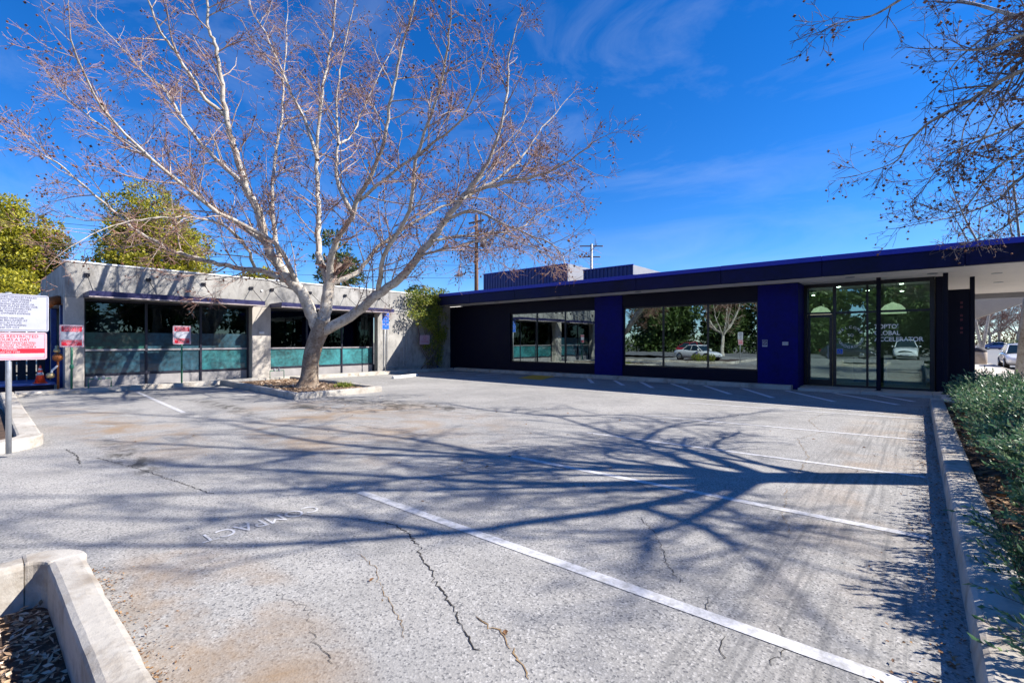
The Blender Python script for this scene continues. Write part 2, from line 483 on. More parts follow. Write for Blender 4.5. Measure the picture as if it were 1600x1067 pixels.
class MB:
    def __init__(s):
        s.v, s.f = [], []
    def add(s, vs_, fs):
        b = len(s.v)
        s.v += [tuple(p) for p in vs_]
        s.f += [tuple(i + b for i in f) for f in fs]
        return s
    def box(s, x0, x1, y0, y1, z0, z1):
        x0, x1 = min(x0, x1), max(x0, x1)
        y0, y1 = min(y0, y1), max(y0, y1)
        return s.add([(x0, y0, z0), (x1, y0, z0), (x1, y1, z0), (x0, y1, z0), (x0, y0, z1), (x1, y0, z1), (x1, y1, z1), (x0, y1, z1)],
                     [(3, 2, 1, 0), (4, 5, 6, 7), (0, 1, 5, 4), (1, 2, 6, 5), (2, 3, 7, 6), (3, 0, 4, 7)])
    def prism(s, pts, z0, z1):
        n = len(pts)
        a = sum(pts[i][0] * pts[(i + 1) % n][1] - pts[(i + 1) % n][0] * pts[i][1] for i in range(n))
        if a < 0:
            pts = pts[::-1]
        v = [(x, y, z0) for x, y in pts] + [(x, y, z1) for x, y in pts]
        f = [tuple(range(n))[::-1], tuple(range(n, 2 * n))] + [(i, (i + 1) % n, n + (i + 1) % n, n + i) for i in range(n)]
        return s.add(v, f)
    def quad(s, a, b, c, d):
        return s.add([a, b, c, d], [(0, 1, 2, 3)])
    def tube(s, pts, rad, n=8, caps=True):
        pts = [Vector(p) for p in pts]
        if not isinstance(rad, (list, tuple)):
            rad = [rad] * len(pts)
        b = len(s.v)
        ref = None
        for i, p in enumerate(pts):
            t = (pts[min(i + 1, len(pts) - 1)] - pts[max(i - 1, 0)]).normalized()
            if ref is None:
                ref = Vector((0, 0, 1)) if abs(t.z) < 0.9 else Vector((1, 0, 0))
            u = (ref - t * ref.dot(t)).normalized()
            ref = u
            w = t.cross(u)
            for k in range(n):
                a = 2 * math.pi * k / n
                q = p + (u * math.cos(a) + w * math.sin(a)) * rad[i]
                s.v.append(tuple(q))
        for i in range(len(pts) - 1):
            for k in range(n):
                k2 = (k + 1) % n
                s.f.append((b + i * n + k, b + i * n + k2, b + (i + 1) * n + k2, b + (i + 1) * n + k))
        if caps:
            s.f.append(tuple(b + k for k in range(n))[::-1])
            s.f.append(tuple(b + (len(pts) - 1) * n + k for k in range(n)))
        return s
    def lathe(s, c, prof, n=20):
        """prof list of (r, z) from bottom to top around vertical axis at c"""
        b = len(s.v)
        for r, z in prof:
            for k in range(n):
                a = 2 * math.pi * k / n
                s.v.append((c[0] + r * math.cos(a), c[1] + r * math.sin(a), c[2] + z))
        for i in range(len(prof) - 1):
            for k in range(n):
                k2 = (k + 1) % n
                s.f.append((b + i * n + k, b + i * n + k2, b + (i + 1) * n + k2, b + (i + 1) * n + k))
        s.f.append(tuple(b + k for k in range(n))[::-1])
        s.f.append(tuple(b + (len(prof) - 1) * n + k for k in range(n)))
        return s
    def build(s, name, mat, parent=None, smooth=False, bevel=0.0, seg=1, subsurf=0):
        o_ = org(parent)
        me = bpy.data.meshes.new(name)
        me.from_pydata([(x - o_.x, y - o_.y, z - o_.z) for x, y, z in s.v], [], s.f)
        me.update()
        if smooth:
            me.polygons.foreach_set('use_smooth', [True] * len(me.polygons))
        me.materials.append(mat)
        o = link(bpy.data.objects.new(name, me), parent)
        if bevel:
            md = o.modifiers.new('bevel', 'BEVEL')
            md.width = bevel
            md.segments = seg
            md.limit_method = 'ANGLE'
        if subsurf:
            md = o.modifiers.new('sub', 'SUBSURF')
            md.levels = md.render_levels = subsurf
        return o

def box(name, x0, x1, y0, y1, z0, z1, mat, parent=None, bevel=0.0):
    return MB().box(x0, x1, y0, y1, z0, z1).build(name, mat, parent, bevel=bevel)

def text(name, body, size, mat, parent, at, right, up, align='CENTER', depth=0.001, bold=0.0, width=None):
    """flat lettering: its plane spanned by right and up at the point at"""
    cu = bpy.data.curves.new(name, 'FONT')
    cu.body = body
    cu.size = size
    cu.align_x = align
    cu.align_y = 'CENTER'
    cu.extrude = depth
    cu.offset = bold
    cu.resolution_u = 3
    tmp = bpy.data.objects.new(name, cu)
    COL.objects.link(tmp)
    dg = bpy.context.evaluated_depsgraph_get()
    me = bpy.data.meshes.new_from_object(tmp.evaluated_get(dg))
    bpy.data.objects.remove(tmp, do_unlink=True)
    right, up = Vector(right).normalized(), Vector(up).normalized()
    nrm = right.cross(up)
    o_ = org(parent)
    sc = 1.0
    if width:
        xs = [v.co.x for v in me.vertices]
        sc = width / max(1e-6, max(xs) - min(xs))
    mat4 = Matrix(((right.x * sc, up.x, nrm.x, at[0] - o_.x), (right.y * sc, up.y, nrm.y, at[1] - o_.y), (right.z * sc, up.z, nrm.z, at[2] - o_.z), (0, 0, 0, 1)))
    me.transform(mat4)
    me.materials.clear()
    me.materials.append(mat)
    me.name = name
    return link(bpy.data.objects.new(name, me), parent)

# fast collector for thousands of tapered tubes
class Tubes:
    def __init__(s):
        s.V, s.F, s.n = [], [], 0
    def add(s, P, rad, k):
        P = np.asarray(P, float)
        T = np.empty_like(P)
        T[1:-1] = P[2:] - P[:-2]
        T[0] = P[1] - P[0]
        T[-1] = P[-1] - P[-2]
        T /= np.linalg.norm(T, axis=1)[:, None] + 1e-9
        ref = np.array([0.31, 0.17, 0.93]) if abs(T[0, 2]) < 0.85 else np.array([0.9, 0.3, 0.1])
        U = ref - T * (T @ ref)[:, None]
        U /= np.linalg.norm(U, axis=1)[:, None] + 1e-9
        W = np.cross(T, U)
        a = np.arange(k) * 2 * np.pi / k
        ring = U[:, None, :] * np.cos(a)[None, :, None] + W[:, None, :] * np.sin(a)[None, :, None]
        V = P[:, None, :] + ring * np.asarray(rad)[:, None, None]
        m = len(P)
        i = np.arange(m - 1)[:, None] * k
        j = np.arange(k)[None, :]
        j2 = (j + 1) % k
        F = np.stack([i + j, i + j2, i + k + j2, i + k + j], -1).reshape(-1, 4) + s.n
        s.V.append(V.reshape(-1, 3))
        s.F.append(F)
        s.n += m * k
    def build(s, name, mat, parent, smooth=True):
        return np_mesh(name, np.concatenate(s.V), np.concatenate(s.F), mat, parent, smooth)

def smooth_path(pts, sub=4):
    """Catmull-Rom through (x,y,z,r) points"""
    P = np.array(pts, float)
    P = np.vstack([2 * P[0] - P[1], P, 2 * P[-1] - P[-2]])
    out = []
    for i in range(1, len(P) - 2):
        for t in np.linspace(0, 1, sub, endpoint=False):
            a, b, c, d = P[i - 1], P[i], P[i + 1], P[i + 2]
            out.append(0.5 * (2 * b + (c - a) * t + (2 * a - 5 * b + 4 * c - d) * t * t + (3 * b - a - 3 * c + d) * t ** 3))
    out.append(P[-2])
    out = np.array(out)
    out[:, 3] = np.maximum(out[:, 3], 0.004)
    return out

def unit(v):
    return v / (np.linalg.norm(v) + 1e-9)

def deflect(d, ang):
    r = unit(npr.normal(size=3))
    s_ = unit(np.cross(d, r))
    return unit(d * math.cos(ang) + s_ * math.sin(ang))

def octa(C, r):
    """small faceted balls at C (n,3) with radius r (n,)"""
    base = np.array([(1, 0, 0), (-1, 0, 0), (0, 1, 0), (0, -1, 0), (0, 0, 1), (0, 0, -1)], float)
    f = np.array([(0, 2, 4), (2, 1, 4), (1, 3, 4), (3, 0, 4), (2, 0, 5), (1, 2, 5), (3, 1, 5), (0, 3, 5)])
    V = C[:, None, :] + base[None] * r[:, None, None]
    F = f[None] + (np.arange(len(C)) * 6)[:, None, None]
    return V.reshape(-1, 3), F.reshape(-1, 3)

def leaf_quads(C, D, L, W, N=None):
    """pointed leaves: C base (n,3), D direction, L length, W width"""
    n = len(C)
    D = D / (np.linalg.norm(D, axis=1)[:, None] + 1e-9)
    if N is None:
        N = npr.normal(size=(n, 3)) + np.array([0, 0, 0.6])
    S = np.cross(D, N)
    S /= np.linalg.norm(S, axis=1)[:, None] + 1e-9
    L, W = np.broadcast_to(L, n)[:, None], np.broadcast_to(W, n)[:, None]
    U = np.cross(S, D)
    V = np.stack([C, C + D * L * 0.45 + S * W * 0.5 + U * W * 0.12, C + D * L, C + D * L * 0.45 - S * W * 0.5 + U * W * 0.12], 1)
    F = np.arange(n * 4).reshape(-1, 4)
    return V.reshape(-1, 3), F
LEFT_LIMBS = [
    [(-15.49, 7.52, -0.02, 0.46), (-15.44, 7.56, 0.38, 0.435), (-15.38, 7.61, 1.02, 0.417), (-15.28, 7.7, 1.56, 0.4), (-15.17, 7.8, 1.98, 0.385), (-15.07, 7.88, 2.31, 0.37)],
    [(-15.23, 7.74, 2.05, 0.3), (-15.32, 7.5, 2.68, 0.271), (-15.42, 7.25, 3.28, 0.249), (-15.6, 6.93, 3.67, 0.229), (-15.82, 6.58, 4.29, 0.211), (-15.89, 6.35, 4.84, 0.194), (-15.9, 6.18, 5.53, 0.177), (-15.9, 6.01, 5.98, 0.161), (-15.97, 5.79, 6.41, 0.145), (-16.06, 5.54, 7.44, 0.13), (-16.06, 5.38, 7.94, 0.115), (-16.04, 5.23, 8.71, 0.1), (-16.0, 5.1, 9.57, 0.086), (-15.96, 4.97, 10.37, 0.071), (-15.99, 4.78, 10.82, 0.057), (-15.89, 4.7, 11.64, 0.044), (-15.82, 4.59, 12.67, 0.03)],
    [(-15.79, 7.12, 3.58, 0.14), (-15.69, 6.7, 3.67, 0.121), (-15.76, 6.12, 3.84, 0.107), (-16.14, 5.28, 3.94, 0.094), (-16.3, 4.63, 4.05, 0.082), (-16.37, 4.05, 4.19, 0.071), (-16.25, 3.64, 4.35, 0.06), (-16.35, 3.05, 4.72, 0.05), (-16.59, 2.32, 5.48, 0.04), (-16.7, 1.71, 6.07, 0.03), (-16.65, 1.24, 6.36, 0.02)],
    [(-16.15, 6.16, 3.84, 0.07), (-15.66, 5.7, 4.51, 0.056), (-15.44, 5.01, 5.0, 0.046), (-15.38, 4.18, 5.05, 0.037), (-15.41, 3.28, 4.86, 0.028), (-15.35, 2.45, 4.51, 0.02), (-15.23, 1.67, 3.84, 0.012)],
    [(-15.99, 6.43, 4.75, 0.13), (-16.81, 6.21, 5.23, 0.111), (-17.71, 5.92, 5.79, 0.097), (-18.74, 5.52, 6.44, 0.084), (-19.59, 5.27, 6.95, 0.073), (-20.73, 4.76, 7.88, 0.061), (-22.29, 3.91, 9.04, 0.05), (-23.56, 3.3, 9.89, 0.04), (-24.93, 2.61, 11.05, 0.03), (-25.96, 2.2, 12.1, 0.02)],
    [(-16.18, 5.87, 6.53, 0.11), (-17.37, 5.55, 7.42, 0.093), (-18.43, 5.35, 8.23, 0.08), (-19.63, 5.03, 9.47, 0.069), (-20.56, 4.94, 10.33, 0.058), (-21.46, 4.87, 11.13, 0.048), (-22.69, 4.52, 11.98, 0.039), (-23.78, 4.29, 12.92, 0.029), (-25.46, 3.56, 14.74, 0.02)],
    [(-16.09, 5.29, 8.49, 0.09), (-16.16, 4.74, 8.83, 0.073), (-16.02, 4.38, 9.22, 0.061), (-15.98, 3.93, 9.8, 0.05), (-15.85, 3.56, 10.12, 0.039), (-15.65, 3.24, 10.74, 0.03), (-15.47, 2.92, 11.3, 0.02)],
    [(-15.1, 7.85, 2.13, 0.3), (-15.1, 7.94, 2.52, 0.279), (-15.1, 8.03, 3.04, 0.264), (-15.1, 8.12, 3.59, 0.25)],
    [(-15.1, 8.12, 3.51, 0.19), (-15.39, 8.12, 3.83, 0.168), (-15.73, 8.08, 4.48, 0.152), (-15.96, 8.13, 5.14, 0.137), (-16.15, 8.23, 5.82, 0.124), (-16.33, 8.32, 6.6, 0.111), (-16.53, 8.4, 7.47, 0.098), (-16.73, 8.48, 8.38, 0.086), (-16.81, 8.67, 10.24, 0.074), (-16.9, 8.84, 11.36, 0.063), (-16.92, 9.08, 12.56, 0.052), (-16.95, 9.3, 13.97, 0.041), (-17.04, 9.48, 15.79, 0.03)],
    [(-16.48, 8.38, 8.15, 0.1), (-17.27, 8.4, 9.62, 0.081), (-18.16, 8.34, 10.84, 0.067), (-19.12, 8.22, 12.38, 0.054), (-20.16, 8.03, 14.17, 0.042), (-21.12, 7.9, 15.4, 0.031), (-21.98, 7.87, 17.07, 0.02)],
    [(-15.1, 8.12, 3.59, 0.18), (-14.88, 7.98, 4.12, 0.157), (-14.54, 7.95, 4.6, 0.14), (-14.17, 7.95, 5.07, 0.125), (-13.65, 8.07, 5.52, 0.111), (-13.27, 8.07, 6.02, 0.098), (-12.74, 8.21, 6.73, 0.085), (-12.24, 8.31, 7.67, 0.072), (-11.86, 8.31, 8.87, 0.06), (-11.47, 8.33, 9.92, 0.048), (-11.0, 8.4, 11.02, 0.036), (-10.65, 8.38, 11.91, 0.025)],
    [(-13.6, 8.09, 5.56, 0.1), (-14.03, 7.85, 6.57, 0.081), (-14.2, 7.84, 7.24, 0.067), (-14.25, 7.93, 8.1, 0.054), (-14.39, 7.94, 9.46, 0.042), (-14.34, 8.11, 10.81, 0.031), (-14.17, 8.39, 12.43, 0.02)],
    [(-14.15, 7.88, 7.94, 0.06), (-14.38, 8.37, 8.35, 0.045), (-14.56, 8.91, 9.27, 0.034), (-14.55, 9.61, 11.0, 0.024), (-14.48, 10.37, 12.67, 0.015)],
    [(-13.09, 8.0, 5.97, 0.09), (-12.41, 7.86, 5.97, 0.072), (-11.41, 8.0, 6.37, 0.059), (-10.19, 8.32, 6.94, 0.047), (-9.17, 8.47, 7.29, 0.036), (-8.49, 8.33, 7.65, 0.025), (-7.83, 8.17, 8.37, 0.015)],
    [(-15.06, 8.15, 3.55, 0.14), (-15.05, 8.66, 3.79, 0.121), (-15.02, 9.19, 4.12, 0.107), (-14.92, 9.77, 4.89, 0.094), (-14.86, 10.33, 5.42, 0.082), (-14.37, 11.25, 6.18, 0.071), (-14.04, 12.04, 6.75, 0.06), (-13.74, 12.8, 7.23, 0.05), (-13.2, 13.76, 8.38, 0.04), (-12.66, 14.72, 9.69, 0.03), (-12.3, 15.54, 11.46, 0.02)],
    [(-15.07, 7.88, 1.96, 0.26), (-14.3, 8.39, 2.43, 0.229), (-13.55, 8.88, 3.1, 0.206), (-12.85, 9.33, 3.67, 0.186), (-12.27, 9.68, 4.42, 0.167), (-11.83, 9.9, 4.92, 0.148), (-11.36, 10.16, 5.67, 0.131), (-10.93, 10.37, 6.23, 0.114), (-10.62, 10.49, 6.59, 0.097), (-10.2, 10.7, 7.19, 0.081), (-9.88, 10.82, 7.98, 0.065), (-9.61, 10.9, 8.99, 0.05), (-9.49, 10.85, 10.05, 0.035), (-9.25, 10.9, 10.95, 0.02)],
    [(-10.91, 10.27, 6.08, 0.09), (-10.51, 11.51, 6.97, 0.065), (-10.31, 12.56, 7.98, 0.047), (-10.2, 13.55, 9.25, 0.03), (-9.91, 14.69, 10.63, 0.015)],
    [(-10.64, 10.37, 6.27, 0.08), (-9.42, 10.69, 6.38, 0.059), (-8.16, 11.05, 6.49, 0.043), (-7.19, 11.16, 6.81, 0.028), (-6.48, 11.04, 6.97, 0.015)],
    [(-11.32, 10.05, 5.48, 0.07), (-10.39, 10.19, 5.62, 0.056), (-9.53, 10.27, 5.22, 0.046), (-8.71, 10.32, 4.8, 0.037), (-7.84, 10.41, 4.4, 0.028), (-7.24, 10.26, 4.02, 0.02), (-6.8, 9.98, 3.56, 0.012)],
    [(-11.77, 9.8, 4.81, 0.07), (-11.3, 10.78, 5.07, 0.054), (-10.78, 11.8, 5.28, 0.042), (-10.42, 12.69, 5.56, 0.031), (-10.37, 13.32, 6.09, 0.021), (-9.86, 14.34, 6.59, 0.012)],
    [(-12.21, 9.68, 4.39, 0.06), (-10.79, 9.58, 4.41, 0.044), (-9.49, 9.38, 4.41, 0.032), (-8.15, 9.22, 4.31, 0.022), (-6.79, 9.07, 3.71, 0.012)],
    [(-15.83, 6.83, 3.97, 0.12), (-17.27, 7.12, 6.18, 0.092), (-18.38, 7.69, 8.42, 0.072), (-19.39, 8.36, 10.67, 0.054), (-20.47, 8.96, 13.4, 0.036), (-21.54, 9.57, 16.39, 0.02)],
    [(-13.53, 8.94, 3.18, 0.12), (-12.69, 8.61, 4.26, 0.096), (-11.43, 8.64, 5.45, 0.078), (-10.64, 8.26, 6.65, 0.063), (-9.61, 8.09, 7.86, 0.048), (-8.75, 7.77, 8.87, 0.034), (-8.1, 7.28, 9.24, 0.02)],
    [(-15.55, 7.33, 3.26, 0.12), (-15.08, 6.31, 4.63, 0.092), (-15.22, 4.77, 5.32, 0.072), (-15.28, 3.29, 6.37, 0.054), (-14.89, 2.2, 7.19, 0.036), (-14.01, 1.54, 8.19, 0.02)],
]
RIGHT_LIMBS = {
    'trunk': [(3.33, 9.86, 3.3, 0.26), (3.27, 9.81, 4.1, 0.24), (3.27, 9.79, 4.8, 0.22)],
    'L1': [(3.25, 9.88, 4.8, 0.15), (3.4, 11.53, 6.0, 0.113), (3.33, 12.27, 6.8, 0.077), (2.02, 14.44, 8.0, 0.04)],
    'L2': [(3.27, 9.79, 4.8, 0.16), (3.49, 10.52, 6.3, 0.13), (3.64, 11.08, 8, 0.1)],
    'L2a': [(3.64, 11.08, 8, 0.08), (3.29, 11.06, 10, 0.055), (1.77, 10.57, 11.5, 0.03)],
    'L2b': [(3.64, 11.08, 8, 0.07), (2.91, 11.64, 10.3, 0.05), (1.94, 12.98, 12.5, 0.03)],
    'L3': [(3.31, 9.59, 4.8, 0.15), (3.65, 8.76, 5.8, 0.128), (3.85, 8.4, 6.5, 0.106), (3.91, 8.03, 7, 0.084), (3.92, 7.66, 8, 0.062), (3.75, 7.44, 9, 0.04)],
    'L4': [(2.02, 14.44, 8, 0.05), (1.2, 14.91, 9, 0.035), (0.65, 15.86, 10, 0.02)],
    'R1': [(0.99, 8.77, 5.03, 0.045), (0.52, 8.76, 4.81, 0.038), (0.12, 8.81, 4.66, 0.03), (-0.12, 8.87, 4.44, 0.023), (-0.27, 8.87, 4.21, 0.015), (-0.7, 8.76, 4.09, 0.008)],
    'R2': [(1.26, 10.98, 4.23, 0.035), (0.96, 10.85, 3.87, 0.026), (0.47, 10.7, 3.67, 0.017), (-0.17, 10.41, 3.54, 0.008)],
    'R3': [(0.91, 8.04, 5.16, 0.035), (0.59, 8.03, 5.12, 0.022), (0.11, 8.01, 5.31, 0.008)],
    'R4': [(0.32, 6.6, 5.45, 0.03), (-0.15, 6.47, 5.21, 0.023), (-0.4, 6.51, 5.17, 0.015), (-0.72, 6.5, 5.22, 0.008)],
    'R5': [(1.03, 9.46, 5.41, 0.03), (0.98, 9.55, 5.23, 0.023), (0.6, 9.48, 4.33, 0.015), (0.18, 9.39, 4.02, 0.008)],
    'S5': [(3.3, 9.65, 4.8, 0.07), (4.58, 9.3, 6.2, 0.052), (5.76, 9.45, 7.6, 0.033), (6.42, 9.78, 8.6, 0.015)],
    'S6': [(3.49, 10.52, 6.3, 0.075), (4.2, 10.41, 8.6, 0.057), (5.29, 10.44, 10.6, 0.038), (5.32, 10.07, 12.2, 0.02)],
    'S7': [(3.64, 11.08, 8, 0.06), (3.73, 12.99, 10.8, 0.047), (1.22, 13.15, 13, 0.033), (-1.09, 12.51, 14.5, 0.02)],
    'S8': [(3.91, 8.03, 7, 0.055), (4.89, 9.22, 9.2, 0.042), (5.68, 9.62, 11, 0.028), (5.39, 9.54, 12, 0.015)],
    'S9': [(3.33, 12.27, 6.8, 0.05), (4.35, 15.2, 8, 0.033), (6.24, 18.97, 9, 0.015)],
    'S10': [(2.02, 14.44, 8, 0.04), (4.34, 16.37, 9.0, 0.026), (6.4, 14.17, 8.6, 0.012)],
    'S11': [(3.65, 8.76, 5.8, 0.05), (6.0, 9.52, 7.2, 0.031), (6.75, 9.64, 8.4, 0.012)],
    'S12': [(3.29, 11.06, 10, 0.05), (5.14, 11.4, 12, 0.033), (4.95, 11.55, 13.5, 0.015)],
    'R6': [(1.15, 9.96, 4.76, 0.03), (0.74, 9.74, 4.57, 0.023), (0.32, 9.51, 4.33, 0.015), (0.03, 9.39, 3.84, 0.008)],
    'R7': [(1.01, 8.78, 5.77, 0.03), (0.78, 8.72, 5.67, 0.023), (0.41, 8.53, 5.32, 0.015), (0.22, 8.5, 5.04, 0.008)],
    'R8': [(1.35, 11.71, 3.8, 0.03), (1.03, 11.57, 3.5, 0.019), (0.63, 11.35, 3.3, 0.008)],
    'R9': [(1.18, 10.25, 4.42, 0.03), (0.83, 10.08, 4.13, 0.023), (0.48, 9.91, 3.58, 0.015), (0.11, 9.72, 3.68, 0.008)],
    'R10': [(1.08, 9.37, 5.52, 0.03), (0.73, 9.2, 5.06, 0.023), (0.5, 9.14, 4.66, 0.015), (0.44, 9.22, 4.26, 0.008)],
}

# ================================================================== SETTING
def struct(o):
    return tag(o, kind='structure')

struct(MB().quad((-600, -600, -0.30), (600, -600, -0.30), (600, 600, -0.30), (-600, 600, -0.30)).build('ground', M['dirt']))
# parking lot: a fine grid with the slight unevenness of old asphalt
nx, ny = 90, 80
ax = np.unique(np.concatenate([np.linspace(-19.7, 0.3, nx - 2), [-4.45, -1.75]]))
ay = np.unique(np.concatenate([np.linspace(-16, 19.3, ny - 2), [-6.0, 0.4]]))
nx, ny = len(ax), len(ay)
gx, gy = np.meshgrid(ax, ay, indexing='ij')
gz = 0.0 * gx
V = np.stack([gx, gy, gz], -1).reshape(-1, 3)
I = np.arange(nx * ny).reshape(nx, ny)
F = np.stack([I[:-1, :-1], I[1:, :-1], I[1:, 1:], I[:-1, 1:]], -1).reshape(-1, 4)
fc = V[F].mean(1)
F = F[~((fc[:, 0] > -4.45) & (fc[:, 0] < -1.75) & (fc[:, 1] > -6) & (fc[:, 1] < .4))]
lot = struct(np_mesh('parking_lot', V, F, M['asphalt'], None, True))
struct(MB().quad((-60, -16, -0.03), (3.6, -16, -0.03), (3.6, -34, -0.03), (-60, -34, -0.03)).build('road', M['road']))
struct(MB().quad((3.75, -34, -0.03), (16, -34, -0.03), (16, 260, -0.03), (3.75, 260, -0.03)).build('road', M['road']))
struct(MB().quad((16.02, 62, -0.028), (60, 62, -0.028), (60, 110, -0.028), (16.02, 110, -0.028)).build('road', M['road']))

# painted lines
def stripe(name, a, b, w, z=0.004, mat=None):
    a, b = Vector((*a, 0)), Vector((*b, 0))
    d = (b - a).normalized()
    n = Vector((-d.y, d.x, 0)) * w / 2
    L = (b - a).length
    k = max(2, int(L / 0.5))
    m = MB()
    prev = None
    for i in range(k + 1):
        p = a.lerp(b, i / k)
        jl, jr = 1 + rng.uniform(-.05, .05), 1 + rng.uniform(-.05, .05)
        q = ((p.x + n.x * jl, p.y + n.y * jl, z), (p.x - n.x * jr, p.y - n.y * jr, z))
        if prev:
            m.quad(prev[1], q[1], q[0], prev[0])
        prev = q
    return m.build(name, mat or M['paint'], lot)
for y0, y1, xa, w in ((2.76, 2.86, -4.5, .10), (5.0, 5.13, -4.3, .10), (7.15, 7.4, -4.4, .09), (9.62, 10.15, -4.5, .09), (12.36, 12.9, -4.6, .09)):
    stripe('stall_line', (xa, y0), (0.06, y1), w)
stripe('stall_line', (-18.9, 3.62), (-12.5, 3.25), 0.10)
stripe('stall_line', (-17.5, 13.05), (-0.6, 13.4), 0.09, 0.005)
for a, b in (((-9.46, 17.43), (-8.16, 15.7)), ((-8.35, 17.5), (-6.95, 15.5)), ((-7.09, 17.5), (-5.63, 15.5)), ((-5.88, 17.5), (-4.34, 15.2)),
             ((-4.6, 17.4), (-3.14, 15.0)), ((-3.3, 17.5), (-1.7, 15.1)), ((-2.0, 17.6), (-0.4, 15.4)), ((-10.7, 17.45), (-9.5, 15.8)), ((-0.9, 17.7), (-0.1, 16.5)),
             ((-18.2, 17.4), (-18.6, 16.3)), ((-17.2, 17.4), (-17.6, 16.1)), ((-15.6, 17.4), (-15.9, 15.9))):
    stripe('hatch_stripe', a, b, 0.15, 0.006, M['hatch_paint'])
pad = MB().quad((-13.2, 15.7, .008), (-11.9, 15.7, .008), (-12.6, 17.7, .008), (-13.9, 17.7, .008)).build('yellow_ramp_pad', M['yellow'], lot)
text('compact_lettering', 'COMPACT', 0.27, M['paint'], lot, (-4.40, 1.74, 0.005), (0, -1, 0), (1, 0, 0), width=0.98, depth=0.0004)
text('compact_lettering', 'COMPACT', 0.27, M['faded'], lot, (-4.36, 3.85, 0.005), (0, -1, 0), (1, 0, 0), width=0.92, depth=0.0004)

# cracks in the asphalt
def crack(pts, w, mat, jit=0.022):
    P = [Vector((*p, 0)) for p in pts]
    fine = []
    for a, b in zip(P[:-1], P[1:]):
        k = max(2, int((b - a).length / 0.028))
        for i in range(k):
            fine.append(a.lerp(b, i / k) + Vector((rng.gauss(0, jit * .5), rng.gauss(0, jit * .5), 0)))
    fine.append(P[-1])
    m = MB()
    prev = None
    for i, p in enumerate(fine):
        t = (fine[min(i + 1, len(fine) - 1)] - fine[max(0, i - 1)]).normalized()
        n = Vector((-t.y, t.x, 0)) * w * 0.62 * rng.uniform(.25, 1.0) * (.35 if i in (0, len(fine) - 1) else 1) * .5
        q = ((p.x + n.x, p.y + n.y, 0.0035), (p.x - n.x, p.y - n.y, 0.0035))
        if prev:
            m.quad(prev[1], q[1], q[0], prev[0])
        prev = q
    return m.build('crack', mat, lot)
CR = (([(-3.62, 2.42), (-3.45, 2.46), (-3.22, 2.42), (-2.95, 2.32), (-2.77, 2.2), (-2.6, 2.15), (-2.42, 2.05), (-2.1, 1.9), (-1.9, 1.8), (-1.72, 1.75)], .022, 'crack'),
      ([(-1.95, 1.95), (-1.8, 1.93), (-1.68, 1.9), (-1.55, 1.83), (-1.4, 1.75)], .02, 'crack_tan'),
      ([(-1.4, 1.75), (-1.25, 1.68), (-1.1, 1.6), (-.9, 1.55)], .018, 'crack'),
      ([(-4.6, 1.9), (-4.2, 2.1), (-3.9, 2.3), (-3.62, 2.42)], .012, 'crack'),
      ([(-3.2, 1.95), (-2.9, 1.9), (-2.6, 1.75), (-2.35, 1.68), (-2.1, 1.55)], .009, 'crack_tan'),
      ([(-1.9, 4.0), (-1.7, 3.8), (-1.55, 3.6), (-1.4, 3.35), (-1.2, 3.1)], .012, 'crack'),
      ([(-2.9, 5.2), (-2.5, 5.1), (-2.1, 4.7), (-1.7, 4.5)], .010, 'crack'),
      ([(-1.1, 5.9), (-1.0, 5.3), (-.95, 4.9), (-.8, 4.5)], .011, 'crack_tan'),
      ([(-1.6, 12.5), (-1.7, 11.2), (-1.3, 9.9), (-1.5, 8.9), (-1.15, 7.6), (-1.1, 6.4)], .014, 'crack_tan'),
      ([(-8.6, 1.2), (-7.4, 1.45), (-6.4, 1.6), (-5.6, 1.72)], .022, 'crack'),
      ([(-9.6, 1.0), (-8.9, 1.05), (-8.3, 1.0)], .03, 'crack'),
      ([(-12.5, 5.5), (-11.2, 5.7), (-9.8, 6.0), (-8.4, 6.6), (-7.0, 6.9)], .025, 'crack'),
      ([(-11.5, 3.9), (-9.9, 4.2), (-8.6, 4.9), (-7.1, 5.0), (-5.8, 5.3)], .018, 'crack'),
      ([(-3.1, 1.3), (-2.75, 1.35), (-2.5, 1.25), (-2.2, 1.2)], .007, 'crack'),
      ([(-5.4, 3.2), (-5.0, 3.5), (-4.6, 3.9), (-4.5, 4.4)], .009, 'crack_tan'),
      ([(-1.0, 3.05), (-.95, 2.85), (-.8, 2.7), (-.75, 2.5)], .009, 'crack'),
      ([(-.6, 3.0), (-.52, 2.8), (-.55, 2.6)], .008, 'crack'))
for pts, w, mm in CR:
    crack(pts, w, M[mm])

